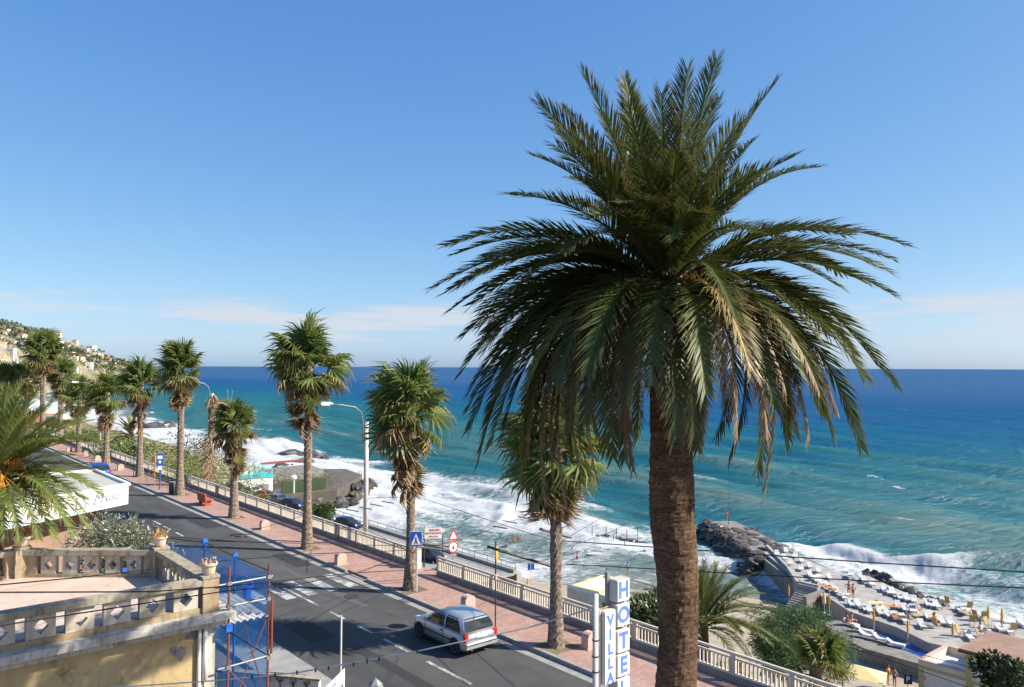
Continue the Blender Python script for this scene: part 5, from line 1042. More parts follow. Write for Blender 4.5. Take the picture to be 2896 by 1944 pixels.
for i in range(k + 1):
    x = LF * i / k; zc = 3.55 + .05 * math.sin(i * .5); vs += [on_fascia(x, zc - .055), on_fascia(x, zc + .02 + .03 * math.sin(i * .31))]
fo.add(vs, [(2 * i, 2 * i + 2, 2 * i + 3, 2 * i + 1) for i in range(k)]); part('wave_stripe', fo, 'wave_blue', t)
for tx, x, z, sz, shr in (('L', LF - 2.95, 3.88, .86, .1), ('e', LF - 2.5, 3.8, .6, .2), ('M', LF - 1.85, 3.93, .72, .35), ('use', LF - .98, 3.95, .6, .15)):
    o = obj('lettering', textmesh(tx, sz, 'letter_grey', .003, shear=shr, bold=-.004), t, on_fascia(x, z, .012)); o.rotation_euler = (R(90), 0, ang)
sw = []
for i in range(20): q = i / 19 * 5.2 - .5; sw.append(on_fascia(LF - 1.75 + .42 * math.cos(q) * (1 - i * .01), 3.82 + .2 * math.sin(q), .012))
part('flourish', MB().tube(sw, .014, 4), 'letter_grey', t)
sw = [on_fascia(LF - .8 + .65 * i / 14, 3.72 + .2 * (i / 14) ** 2 - .1 * math.sin(i / 14 * 3.1), .012) for i in range(15)]; part('flourish', MB().tube(sw, .009, 4), 'letter_grey', t)
t = thing('parasol_group_cover', 'blue plastic sheet lying behind the terrace parapet', 'tarpaulin', rs(5.2, 30, 2.6), RZ); part('sheet', MB().box((0, 0, 0), (5.5, .5, .5), rz=.25), 'blue_tarp', t); part('frame', MB().box((0, .4, -1.2), (5.2, .06, 2.2), rz=.25), 'metal_grey', t)
t = thing('far_villa', 'cream villa with red tiled roof behind the far left palms', 'house', at_y(95, 1225, 150), R(20)); part('wall', MB().box((0, 0, 0), (9, 6, 4.5)), 'cream_wall', t); part('roof', MB().add([(-5, -3.5, 2.25), (5, -3.5, 2.25), (5, 3.5, 2.25), (-5, 3.5, 2.25), (-3, 0, 3.6), (3, 0, 3.6)], [(0, 1, 5, 4), (1, 2, 5), (2, 3, 4, 5), (3, 0, 4), (3, 2, 1, 0)]), 'red_roof', t)
for x in (-2.8, 0, 2.8): part('window', MB().box((x, -3.0, .2), (1, .06, 1.4)), 'house_window', t)
t = thing('parked_van', 'yellow and white van parked beyond the far left palms', 'van', at_y(165, 1212, 128), R(60)); bevel(part('body', MB().box((0, 0, .9), (1.9, 4.6, 1.6), tz=.94), 'yellow', t), .15, 3); part('roof', MB().box((0, 0, 1.85), (1.75, 4.3, .3)), 'white_paint', t); part('windscreen', MB().box((0, -2.26, 1.2), (1.5, .1, .6)), 'car_glass', t)
for sx in (-1, 1):
    for y in (-1.4, 1.4): part('wheel', MB().cyl((sx * .8, y, .3), (sx * .98, y, .3), .32, 14), 'tyre', t)

# ------------------------------------------------------------------ overhead wires
def wire(pts, label, r=.013, mat='wire', sag=.0, name='overhead_wire', group='overhead wires across the street'):
    P = [at_y(x, y, Y) for x, y, Y in pts]; out = []
    for i in range(len(P) - 1):
        for j in range(8): f = j / 8; out.append(P[i].lerp(P[i + 1], f) - Vector((0, 0, sag * 4 * f * (1 - f))))
    out.append(P[-1]); O = out[0].copy(); return obj(name, MB().tube([p - O for p in out], r, 4).mesh(name, mat), loc=O, label=label, cat='wire', group=group)
wire([(-80, 1464, 19), (244, 1498, 21.5), (460, 1517, 23.5), (700, 1533, 27), (1150, 1545, 36)], 'black wire passing just above the far terrace parapet')
wire([(-80, 1662, 14), (230, 1633, 18), (628, 1587, 23), (853, 1568, 28), (1180, 1556, 35.6)], 'black wire rising from the left edge over the terrace to the second palm')
wire([(-80, 1676, 13), (427, 1674, 16), (640, 1659, 18.5), (840, 1638, 22), (1010, 1620, 27), (1180, 1612, 35.6)], 'black wire crossing the terrace floor level then the zebra crossing')
wire([(-80, 1782, 12.5), (440, 1702, 16), (640, 1672, 18.5), (840, 1654, 22), (1010, 1620, 27), (1180, 1560, 35.6)], 'black wire running along the pierced balustrade towards the zebra crossing')
wire([(250, 1950, 13.4), (600, 1926, 13.7), (840, 1903, 13.6), (1180, 1842, 13.2), (1500, 1774, 12.6), (1690, 1716, 12.1)], 'pale sleeved cable with black clips sweeping across the car to the hotel sign', .012, 'wire_white')
for i, (x, y) in enumerate(((640, 1923), (712, 1916), (778, 1909), (840, 1903), (893, 1896), (929, 1891), (1000, 1880), (1038, 1872), (1072, 1865), (1180, 1842))): 
    Y = 13.7 - (x - 640) / 540 * .5; o = obj('cable_clip', MB().box((0, 0, 0), (.022, .03, .06)).mesh('cable_clip', 'wire'), loc=at_y(x, y, Y), label=f'small black clip on the pale sleeved cable, {ORD[i]} from the left', cat='clip', group='clips on the sleeved cable')
wire([(1560, 1528, 29), (2000, 1558, 23), (2440, 1590, 20), (2960, 1622, 18)], 'upper black wire over the rock pier and breaking wave', .016)
wire([(1600, 1596, 29), (1969, 1616, 24), (2440, 1643, 21), (2960, 1666, 19)], 'second black wire over the beach stairs and lounger platform', .016)
wire([(2050, 1688, 30), (2400, 1797, 27), (2960, 1945, 23)], 'thin wire above the tamarisk tree towards the bathhouse', .011)
wire([(2080, 1728, 30), (2500, 1862, 26), (2800, 1965, 23)], 'thin wire crossing the tamarisk tree low towards bottom right', .011)
wire([(1565, 1545, 29), (1700, 1465, 33), (1860, 1395, 40)], 'thin wire climbing from the nearest fan palm up to the right', .012)
wire([(1575, 1560, 29), (1740, 1500, 32), (1850, 1432, 36)], 'thin wire from the nearest fan palm to the huge trunk', .01)
wire([(1165, 1400, 36), (1500, 1510, 31), (1570, 1530, 29)], 'thin wire linking the second fan palm and the nearest one', .011)
wire([(868, 1440, 44), (1000, 1480, 41), (1160, 1560, 36)], 'thin wire linking the tallest fan palm and the second one', .012)
wire([(500, 1556, 40), (720, 1500, 44), (1026, 1410, 46), (1160, 1405, 38)], 'light string wire from the concrete lamp to the second palm', .012)
wire([(1160, 1560, 36), (1300, 1528, 38), (1482, 1462, 40), (1600, 1400, 42)], 'light string wire rising over the surf right of the second palm', .012)
def rung(x0, y0, x1, y1, Y, lab, r=.035): 
    a, b = at_y(x0, y0, Y), at_y(x1, y1, Y + .6); o = obj('light_bar', MB().tube([Vector(), b - a], r, 5).mesh('light_bar', 'dark_metal'), loc=a, label=lab, cat='light bar', group='unlit street decoration bars')
for i, (x, y) in enumerate(((1375, 1503), (1413, 1491), (1442, 1476), (1484, 1464))): rung(x - 20, y - 3, x + 20, y + 4, 38.5, f'short dark decoration bar on the string over the surf, {ORD[i]} from the left', .03)
for i, (x, y) in enumerate(((996, 1444), (1034, 1438), (1064, 1429), (1097, 1421))): rung(x - 17, y - 3, x + 17, y + 3, 41, f'short dark decoration bar between lamp post and second palm, {ORD[i]} from the left', .03)
rung(1182, 1537, 1272, 1546, 36.4, 'upper long decoration bar right of the crossing sign', .04); rung(1176, 1547, 1264, 1557, 36.0, 'lower long decoration bar right of the crossing sign', .035)
rung(1378, 1546, 1560, 1602, 29.5, 'thick slanting decoration beam left of the nearest palm trunk', .055); rung(1527, 1496, 1616, 1521, 29.2, 'thick slanting decoration beam crossing the nearest palm trunk', .05); rung(650, 1514, 720, 1510, 44, 'thin decoration bar seen over the road left of tallest palm', .03); rung(664, 1518, 700, 1519, 44, 'short decoration bar just under another over the road', .03)

# ------------------------------------------------------------------ beach platform, pier, rocks
def rock_mesh(seed, mat='rock'):
    rg = random.Random(seed); bm = bmesh.new(); bmesh.ops.create_icosphere(bm, subdivisions=2, radius=1)
    for v in bm.verts:
        d = mnoise.noise(v.co * 1.3 + Vector((seed * 3.1, 0, 0))) * .55 + mnoise.noise(v.co * 3 + Vector((0, seed, 0))) * .22; v.co = v.co * (1 + d); v.co.z *= .75
    me = bpy.data.meshes.new('rock'); bm.to_mesh(me); bm.free(); me.materials.append(MATS[mat]); return me
ROCK = [rock_mesh(i) for i in range(6)] + [rock_mesh(i + 9, 'rock_wet') for i in range(4)]
ptf = obj('lounger_platform', None, rz=RZ, kind='structure')
near = [(78.5, 20), (79.2, 29), (78.8, 31.6), (81, 35.5), (82.3, 41), (86.2, 46)]; sea_e = [(98.2, 46.5), (95.2, 42), (92.4, 37), (91.8, 31), (91.5, 20)]
obj('slab', MB().prism(near + sea_e, -19.5, PLAT).mesh('slab', 'concrete'), ptf)
wk = obj('lower_walkway', None, rz=RZ, kind='structure'); obj('slab', MB().prism([(75.2, 22), (78.6, 22), (79.0, 31), (81.0, 36), (82.0, 41), (80.0, 43), (77, 40), (75.2, 36)], -19.5, -16.75).mesh('slab', 'concrete_dark'), wk)
obj('shade_tarp_strip', MB().prism([(76.6, 25), (78.4, 25), (78.7, 30.8), (80.6, 36), (80.0, 38), (78.4, 35), (76.8, 31)], -16.75, -16.742).mesh('shade_tarp_strip', 'shade_tarp_blue'), wk)  # flat strip painting the platform wall's shade and dark-blue tarps, no pool
pier = thing('rock_pier', 'dark rock breakwater pier with concrete wall and steps reaching into the surf', 'pier', rs(0, 0, 0), RZ)
pa, pb_ = Vector((89.5, 46.5)), Vector((116, 80)); pd = (pb_ - pa).normalized(); pn = Vector((pd.y, -pd.x))
core = [pa - pn * -2.2, pa + pn * -2.2]
part('core', MB().prism([tuple(pa - pn * 3.2), tuple(pa + pn * 5), tuple(pa + pd * 22 + pn * 3.6), tuple(pb_ + pn * 2), tuple(pb_ - pn * 2.5), tuple(pa + pd * 20 - pn * 2.4)], -20, -16.3), 'concrete_dark', pier)
rg = random.Random(44)
part('deck', MB().prism([tuple(pa - pn * 2.6 - pd * 3), tuple(pa + pn * 6 - pd * 3), tuple(pa + pd * 19 + pn * 1.6), tuple(pa + pd * 19 - pn * 1.7)], -17, -15.95), 'concrete', pier)
w0, w1, w2 = Vector((88.4, 50.4)), Vector((94, 55)), Vector((103, 63.6))
for i, (a, b) in enumerate(((w0, w1), (w1, w2))):
    d = b - a; c = (a + b) / 2; part('retaining_wall', MB().box((c.x, c.y, -17.3), (d.length + .1, .4, 3.3), rz=math.atan2(d.y, d.x)), 'concrete', pier)
for i in range(11): part('step', MB().box((87.0 - i * .32 + .2, 48.2, -16.1 - i * .19), (.4, 2.4, 1.8 if i < 2 else 1.2)), 'concrete', pier)
part('stair_wall', MB().box((85.6, 46.7, -17.2), (4.6, .5, 3.0)), 'concrete_dark', pier)
k = 0
for i in range(250):
    f = rg.random(); sd_ = rg.random()
    if sd_ < .6: q = -2.6 - rg.random() ** 1.5 * 2.2; z = -16.6 - (abs(q) - 2.6) * .9; f0 = .38
    else: q = rg.uniform(-2.4, 4.6); z = -16.0; f0 = .42
    f = f0 + (1.04 - f0) * f; L = (pb_ - pa).length; p = pa + pd * L * f + pn * q; s = rg.uniform(.5, 1.05) * (1.1 if sd_ < .6 else .85)
    if sd_ >= .6: z = -16.25 - .5 * sm(.8, 1.05, f) - (.9 if q > 3 else 0)
    o = obj('rock', ROCK[rg.randrange(10 if q > 2 or sd_ < .3 else 6)], pier, (p.x, p.y, z)); o.scale = (s * rg.uniform(.8, 1.3), s * rg.uniform(.8, 1.3), s * (rg.uniform(.5, .9) if sd_ < .6 else rg.uniform(.22, .45))); o.rotation_euler = (rg.uniform(-.4, .4) * (1 if sd_ < .6 else .3), rg.uniform(-.4, .4) * (1 if sd_ < .6 else .3), rg.uniform(0, 6.3))
# rocks outside the platform edge
rk = thing('platform_rocks', 'line of dark boulders along the seaward edge of the lounger platform', 'rocks', (0, 0, 0), RZ)
for i in range(60):
    f = rg.random(); a, b = Vector((99.2, 47.5)), Vector((92.9, 35.5)); p = a.lerp(b, f) + Vector((rg.uniform(-.3, 1.2), rg.uniform(-.4, .4))); s = rg.uniform(.35, .8)
    o = obj('boulder', ROCK[rg.randrange(10)], rk, (p.x, p.y, PLAT - .1 - rg.random() * .8)); o.scale = (s, s, s * .9); o.rotation_euler = (rg.uniform(0, 6), rg.uniform(0, 6), 0)
for j, (x0, y0, x1, y1, nm) in enumerate(((1660, 1536, 1815, 1570, 'nearer'), (1700, 1522, 1850, 1550, 'farther'))):
    g = thing('rock_groyne', f'{nm} low dark groyne awash in the surf right of the nearest fan palm', 'groyne', (0, 0, 0)); a, b = at_z(x0, y0, SEA), at_z(x1, y1, SEA)
    m = MB(); m.tube([a - Vector((0, 0, .3)), a.lerp(b, .5) + Vector((0, 0, 0)), b - Vector((0, 0, .2))], [.5, .7, .5], 7); part('spine', m, 'rock_wet', g)
    for i in range(26): p = a.lerp(b, rg.random()) + Vector((rg.gauss(0, .5), rg.gauss(0, .5), .15)); s = rg.uniform(.35, .9); o = obj('boulder', ROCK[rg.randrange(10)], g, p); o.scale = (s, s, s * .8); o.rotation_euler = (0, 0, rg.uniform(0, 6))
    for i in range(4): p = a.lerp(b, .1 + .2 * i); part('stake', MB().cyl(p, p + Vector((0, 0, rg.uniform(1.5, 3))), .06, 5), 'bark', g)
for i, (x, y, Y, sc_, lab) in enumerate(((835, 1290, 0, 5.5, 'pointed dark rock standing in the white surf left of the tallest palm trunk'), (850, 1312, 0, 3.5, 'low dark rock awash beside the tallest palm trunk'), (800, 1325, 0, 3, 'small dark rock in foam above the turquoise beach house'), (895, 1298, 0, 3, 'low dark rock in foam right of the tallest palm trunk'), (445, 1210, 0, 7, 'dark rock headland in the surf behind the small date palm'), (1190, 1338, 0, 1.5, 'small rock hidden in foam by second palm'))):
    if i == 5: continue
    p = at_z(x, y, SEA); t = thing('sea_rock', lab, 'rock', p); o = obj('boulder', ROCK[6 + i % 4], t, (0, 0, .2)); o.scale = (sc_, sc_ * .8, sc_ * .5); o = obj('boulder', ROCK[7 + i % 3], t, (sc_ * .8, .4, 0)); o.scale = (sc_ * .5,) * 3
# loungers
lg = dict(base=MB(), mattress=MB())
fr = MB(); fr.box((0, 0, .3), (.66, 1.9, .06)); base_me = fr.mesh('frame', 'white_plastic')
mt_ = MB().box((0, -.28, .37), (.62, 1.3, .09)); mat_me = mt_.mesh('seat', 'white_plastic'); bk_me = MB().box((0, .6, .52), (.62, .72, .08), rx=R(32)).mesh('backrest', 'white_plastic'); leg_me = MB().box((0, 0, .14), (.06, .06, .28)).mesh('leg', 'white_plastic')
def lounger(p, rz, label, group): 
    t = thing('sun_lounger', label, 'sun lounger', p + Vector((rg.uniform(-.2, .2), rg.uniform(-.2, .2), 0)), rz + rg.uniform(-.12, .12), group); t.scale = (rg.uniform(.85, 1),) * 3; obj('frame', base_me, t); obj('seat', mat_me, t); obj('backrest', bk_me, t)
    for x in (-.28, .28):
        for y in (-.8, .7): obj('leg', leg_me, t, (x, y, 0))
cf = MB().box((0, 0, .42), (.56, .5, .05)); ch_seat = cf.mesh('seat', 'ochre'); ch_back = MB().box((0, .3, .78), (.56, .06, .72), rx=R(-16)).mesh('backrest', 'ochre'); ch_leg = MB().cyl((0, -.24, 0), (0, .2, .62), .025, 5).mesh('leg', 'white_plastic'); ch_leg2 = MB().cyl((0, .26, 0), (0, -.2, .62), .025, 5).mesh('leg', 'white_plastic')
def deckchair(p, rz, label):
    t = thing('beach_chair', label, 'chair', p, rz, 'yellow chairs on the platform'); obj('seat', ch_seat, t); obj('backrest', ch_back, t)
    for x in (-.28, .28): obj('leg', ch_leg, t, (x, 0, 0)); obj('leg', ch_leg2, t, (x, 0, 0))
def zG(x, y): return 2396 + x / 4.48, 1594 + y / 4.48
AX = R(-18)
def row(pts, lab, grp, rot=0):
    for i, (x, y) in enumerate(pts):
        p = at_z(*zG(x, y), PLAT); lounger(p, AX + rot + rg.uniform(-.08, .08), f'white sun lounger in the {lab}, {ORD[i]} from the pier', grp)
row([(60, 170), (150, 190), (240, 250), (330, 290), (450, 355), (530, 390), (600, 400), (680, 450), (760, 475), (850, 490), (1000, 540), (1090, 560), (1160, 570), (1400, 610), (1470, 630), (1700, 700), (2010, 760), (2190, 790)], 'seaward row along the boulders', 'loungers in the seaward row')
row([(-270, 300), (-200, 340), (-120, 380), (-40, 450), (60, 540), (150, 560), (230, 600), (300, 620), (420, 640), (520, 680), (600, 700), (690, 740)], 'inner row along the platform wall', 'loungers in the inner row', .1)
row([(640, 570), (740, 600), (810, 620), (1010, 700), (1080, 700), (1200, 760), (1330, 790), (960, 810), (1560, 960), (1930, 860), (2040, 880)], 'middle group of the platform', 'loungers in the middle group')
for i in range(12):
    f = i / 11; p2 = pa + pd * (3 + 15 * f) + pn * (-.6 + (i % 2) * 1.9); lounger(rs(p2.x, p2.y, -15.95), AX + rg.uniform(-.15, .15), f'white sun lounger on the pier deck, {ORD[i]} from the steps', 'loungers on the pier deck')
for i, (x, y, lb) in enumerate(((60, 800, 'left of the front parasol'), (230, 880, 'right of the seated couple'), (300, 960, 'second right of the seated couple'), (420, 1000, 'before the painted blue shade strip'), (600, 1050, 'tipped on the near edge'))): p = at_z(*zG(x, y), -16.74); lounger(p, AX + R(70) + rg.uniform(-.2, .2), 'white sun lounger on the lower walkway, ' + lb, 'loungers on the lower walkway')
for i, (x, y, r_) in enumerate(((1290, 540, 2), (1540, 600, 3), (930, 620, 1), (800, 740, 1.5), (1130, 820, 2), (1590, 780, 2.6), (1720, 730, 3), (1440, 930, .6), (1790, 830, .4), (2100, 880, 3), (1680, 950, 1), (1640, 720, 2))):
    deckchair(at_z(*zG(x, y), PLAT), r_, f'yellow beach chair on the lounger platform, {ORD[i]} counting along from its seaward left')
# closed parasols
up_me = MB().lathe([(.02, 1.15), (.1, 1.2), (.13, 1.7), (.09, 2.2), (.02, 2.45)], 8).mesh('folded_canopy', 'yellow'); uc_me = MB().lathe([(.02, 1.05), (.2, 1.1), (.17, 1.7), (.08, 2.2), (.02, 2.4)], 8).mesh('folded_canopy', 'pale_yellow'); po_me = MB().cyl((0, 0, 0), (0, 0, 2.5), .028, 6).mesh('pole', 'white_plastic'); ub_me = MB().lathe([(.26, 0), (.26, .08), (.06, .14)], 10).mesh('base', 'white_plastic')
def parasol(p, label, me=None):
    t = thing('folded_parasol', label, 'parasol', p, 0, 'folded yellow parasols'); obj('folded_canopy', me or up_me, t); obj('pole', po_me, t); obj('base', ub_me, t)
for x, y, z, lb, me in ((340, 885, -16.74, 'folded yellow parasol on the lower walkway right of the tamarisk', None), (770, 1025, -16.74, 'folded yellow parasol by the painted blue shade strip', None), (1340, 1075, -16.74, 'folded yellow parasol left of the bathhouse roof', None), (1965, 880, PLAT, 'folded yellow parasol behind the bathhouse roof', None), (1790, 850, PLAT, 'folded yellow parasol among the chairs left of the far right loungers', None), (-740, 540, -17.9, 'folded yellow parasol on the sand left of the stairs', None), (-225, 660, -16.9, 'folded yellow parasol right of the cream one near the platform wall', None), (-290, 630, -16.9, 'folded cream parasol at the foot of the platform wall', uc_me)): parasol(at_z(*zG(x, y), z), lb, me)
for i, (x, y) in enumerate(((1347, 1650), (1385, 1665), (1464, 1680), (1492, 1690), (1330, 1640))): parasol(at_y(x, y, 100), f'folded yellow parasol on the beach seen over the railing, {ORD[i]} from the left', None) if i < 4 else None
p = at_y(1438, 1650, 98); t = thing('open_parasol', 'open cream yellow parasol on the beach seen above the railing', 'parasol', p, 0); part('canopy', MB().lathe([(1.45, 1.0), (1.3, 1.15), (.8, 1.45), (.25, 1.62), (.02, 1.68)], 12), 'pale_yellow', t); part('pole', MB().cyl((0, 0, -1.5), (0, 0, 1.7), .03, 6), 'white_plastic', t)
p = at_y(1292, 1612, 98); t = thing('open_parasol', 'pale open parasol behind the round ramp sign, partly hidden by the railing', 'parasol', p, 0); part('canopy', MB().lathe([(1.2, 1.0), (1.1, 1.15), (.7, 1.4), (.2, 1.55), (.02, 1.6)], 12), 'pale_yellow', t); part('pole', MB().cyl((0, 0, -1.5), (0, 0, 1.6), .03, 6), 'white_plastic', t)
for i in range(8): wp = at_z(1330 + i * 22, 1668 + i * 5, -17.6); lounger(wp, R(60) + rg.uniform(-.3, .3), f'white sun lounger on the beach seen through the railing, {ORD[i]} from the left', 'loungers on the beach behind the railing')

# ------------------------------------------------------------------ people
def person(p, rz, label, pose='stand', top=None, bottom='cloth_dark', scale=1.0):
    P = {'hip': (0, 0, .95), 'belly': (0, .02, 1.1), 'chest': (0, .0, 1.32), 'neck': (0, 0, 1.5), 'head': (0, -.03, 1.63), 'crown': (0, -.02, 1.74)}
    arms = {'stand': ((.19, 0, 1.42), (.27, .03, 1.15), (.27, -.06, .9), (.26, -.1, .8)), 'hips': ((.19, 0, 1.42), (.36, .05, 1.2), (.22, -.05, 1.0), (.16, -.08, .98)), 'out': ((.19, 0, 1.42), (.42, -.05, 1.25), (.6, -.15, 1.2), (.68, -.2, 1.18))}
    legs = ((.09, 0, .9), (.11, -.02, .5), (.11, .02, .09), (.11, -.14, .03))
    A = arms['hips' if pose == 'hips' else ('out' if pose == 'wade' else 'stand')]
    if pose == 'sit': legs = ((.09, -.02, .93), (.12, -.46, .97), (.12, -.52, .52), (.12, -.66, .48))
    names = list(P); vs = [Vector(P[n]) for n in names]; rad = [.125, .13, .14, .055, .095, .05]; ed = [(i, i + 1) for i in range(5)]
    for sx in (-1, 1):
        o = len(vs); vs += [Vector((sx * a[0], a[1], a[2])) for a in A]; rad += [.06, .045, .035, .03]; ed += [(2, o), (o, o + 1), (o + 1, o + 2), (o + 2, o + 3)]
        o = len(vs); vs += [Vector((sx * a[0], a[1], a[2])) for a in legs]; rad += [.085, .062, .045, .035]; ed += [(0, o), (o, o + 1), (o + 1, o + 2), (o + 2, o + 3)]
    dz = -.5 if pose == 'sit' else 0
    t = thing('person', label, 'person', p, rz, 'people on the beach and in the sea'); t.scale = (scale,) * 3
    me = bpy.data.meshes.new('body'); me.from_pydata([v + Vector((0, 0, dz)) for v in vs], ed, []); me.materials.append(MATS['skin']); o = obj('body', me, t)
    m = o.modifiers.new('skin', 'SKIN'); m.use_smooth_shade = True
    for i, r in enumerate(rad): me.skin_vertices[0].data[i].radius = (r, r)
    me.skin_vertices[0].data[0].use_root = True; o.modifiers.new('sub', 'SUBSURF').levels = 1; o.modifiers['sub'].render_levels = 1
    part('hair', MB().lathe([(.02, 1.58 + dz), (.098, 1.6 + dz), (.105, 1.68 + dz), (.07, 1.76 + dz), (.01, 1.785 + dz)], 8, (0, .02, 0)), 'hair', t, smooth=True)
    part('swimwear', MB().lathe([(.1, .84 + dz), (.155, .88 + dz), (.165, .97 + dz), (.15, 1.02 + dz)], 10), bottom, t, smooth=True)
    if top: part('shirt', MB().lathe([(.16, 1.0 + dz), (.175, 1.15 + dz), (.19, 1.38 + dz), (.12, 1.47 + dz), (.06, 1.5 + dz)], 10), top, t, smooth=True)
    return t
person(at_z(*zG(20, 420), PLAT), 2.6, 'person in red swimwear standing at left of the pair on the platform', 'hips', None, 'cloth_red')
person(at_z(*zG(75, 455), PLAT), 3.4, 'person in dark swimwear standing at right of the pair on the platform', 'hips', None, 'cloth_dark')
person(at_z(*zG(60, 780), -16.74) + Vector((0, 0, .1)), 1.2, 'person with dark hair seated on the lower walkway near the tamarisk', 'sit', None, 'cloth_white')
person(at_z(*zG(-1, 790), -16.74) + Vector((0, 0, .1)), 1.6, 'person seated beside the dark haired one on the lower walkway', 'sit', None, 'cloth_red')
person(at_z(*zG(1690, 920), PLAT) + Vector((0, 0, .1)), .5, 'person seated in yellow chair next to the bathhouse roof', 'sit', 'cloth_white', 'cloth_dark')
person(at_z(*zG(1110, 790), PLAT) + Vector((0, 0, .1)), 1.0, 'person seated among the middle loungers beside a yellow chair', 'sit', 'orange', 'cloth_dark')
person(at_z(2312, 1722, -17.5), 2.0, 'person in red shirt and white cap below the stair wall', 'stand', 'cloth_red', 'cloth_dark')
person(at_z(2512, 1938, -17.6), 1.0, 'person in yellow at the bottom edge left of the parking sign', 'stand', 'yellow', 'orange')
person(at_z(2530, 1945, -17.6), 2.0, 'person bending beside the one in yellow at the bottom edge', 'hips', None, 'cloth_dark')
person(at_z(2057, 1475, -15.9), 1.0, 'person in red on the very tip of the rock pier', 'stand', 'cloth_red', 'cloth_red')
for i, (x, y, dz, lb) in enumerate(((1450, 1532, .75, 'bather at left of the group wading in the surf'), (1454, 1537, .8, 'bather second in the group wading in the surf'), (1466, 1534, .8, 'bather third in the group wading in the surf'), (1473, 1531, .75, 'bather at right of the group wading in the surf'), (1432, 1544, 1.0, 'lone bather left of the wading group'), (1495, 1555, 1.25, 'bather with only head and shoulders out left of palm trunk'), (1597, 1571, 1.35, 'bather with only head showing right of the nearest palm trunk'), (1618, 1562, 1.0, 'bather upright in shallow water beside the red one'), (1632, 1584, .7, 'bather in red wading right of the nearest palm trunk'), (1698, 1563, .9, 'bather holding the white dinghy'))):
    p = at_z(x, y, SEA); person(p - Vector((0, 0, dz)), rg.uniform(0, 6), lb, 'wade', 'cloth_red' if 'red wading' in lb else None, 'cloth_dark')
p = at_z(1682, 1572, SEA); t = thing('dinghy', 'small white dinghy with red trim among the bathers', 'boat', p + Vector((0, 0, .1)), R(25)); part('hull', MB().lathe([(.3, -.1), (.5, .12), (.56, .3)], 14), 'white_plastic', t); t.scale = (2.4, .9, 1); part('seat', MB().box((0, 0, .25), (.9, .3, .05)), 'cloth_red', t)
for x, y, lb in ((1716, 1628, 'person in blue with orange cap at left beside the hotel sign top'), (1775, 1610, 'person in blue at the water edge right of the hotel sign top')): person(at_y(x, y, 97) - Vector((0, 0, .9)), 1, lb, 'stand', 'cloth_blue', 'cloth_dark')
# ------------------------------------------------------------------ beach buildings
c0 = at_y(2597, 1869, 64); t = thing('bathhouse', 'cream bathhouse with open roof parapet and flat red felt roof, bottom right', 'building', (c0.x, c0.y, 0), RZ - R(1)); zt = c0.z; zg = -17.5
W1, D1 = 5.3, 3.6
part('wall', MB().box((W1 / 2, -D1 / 2, (zt - .5 + zg) / 2), (W1, D1, zt - .5 - zg)), 'white_wall', t)
for (cx, cy, dx, dy) in ((.15, -D1 / 2, .3, D1), (W1 - .15, -D1 / 2, .3, D1), (W1 / 2, -.15, W1 - .6, .3)): part('parapet', MB().box((cx, cy, zt - .2), (dx, dy, .6)), 'cream_wall', t)
for (cx, cy, dx, dy) in ((.15, -D1 / 2, .36, D1), (W1 - .15, -D1 / 2, .36, D1), (W1 / 2, -.15, W1 - .74, .36)): part('coping', MB().box((cx, cy, zt + .13), (dx, dy, .06)), 'bollard_stone', t)
for i in range(6): part('corner_stone', MB().box((-.012, -(.28 if i % 2 else .2), zt - .8 - i * .42), (.03, .56 if i % 2 else .4, .38)), 'yellow_stone', t)
part('string_course', MB().box((-.015, -D1 / 2, zt - .42), (.04, D1, .24)), 'yellow_stone', t)
T0 = zt + 1.75; part('tower_wall', MB().box((W1 / 2, -D1 - 5, (T0 + zg) / 2), (W1 + .3, 10, T0 - zg)), 'white_wall', t); part('roof_edge', MB().box((W1 / 2, -D1 - 5, T0 + .06), (W1 + 1.1, 10.8, .13)), 'dark_metal', t); part('tower_roof', MB().box((W1 / 2, -D1 - 5, T0 + .2), (W1 + 1.0, 10.7, .16)), 'felt_roof', t)
for i in range(9): part('corner_stone', MB().box((-.162, -D1 - (.28 if i % 2 else .2) - .02, T0 - .4 - i * .42), (.03, .56 if i % 2 else .4, .38)), 'yellow_stone', t)
part('string_course', MB().box((-.165, -D1 - 5, zt - .42), (.04, 9.9, .24)), 'yellow_stone', t)
wn = part('window', MB().box((-.02, -2.6, zt - 2.1), (.08, .8, .8)), 'house_window', t); part('frame', MB().box((-.0, -2.6, zt - 2.1), (.06, .96, .96)), 'cream_wall', wn)
part('stored_sheet', MB().box((2.2, -2.6, zt - .1), (1.6, .1, .8), rx=.5, rz=.9), 'car_grey', t); part('roof_pole', MB().cyl((.2, -.2, zt), (.2, -.2, zt + 1.3), .03, 5), 'dark_metal', t); part('roof_pole', MB().cyl((.6, -.2, zt), (.6, -.2, zt + 1.3), .03, 5), 'dark_metal', t)
p = at_y(2568, 1922, 62); t = thing('parking_sign', 'small square blue parking sign with white P left of the bathhouse', 'road sign', (p.x, p.y, p.z - 2.2), R(-8)); part('pole', MB().cyl((0, .05, 0), (0, .05, 2.6), .03, 6), 'metal_grey', t); part('plate', MB().box((0, 0, 2.2), (.62, .03, .75)), 'navy', t); o = obj('letter', textmesh('P', .6, 'sign_white', .003), t, (0, -.02, 2.2)); o.rotation_euler = (R(90), 0, 0)
p = at_y(2440, 1905, 60); t = thing('yellow_canopy', 'pale yellow beach canopy just above the near railing', 'canopy', p, R(-25)); part('cloth', MB().add([(-1.6, -.8, 0), (1.5, -.9, -.3), (1.7, .9, .0), (-1.5, .8, .45), (0, 0, .5)], [(0, 1, 4), (1, 2, 4), (2, 3, 4), (3, 0, 4)]), 'pale_yellow', t)
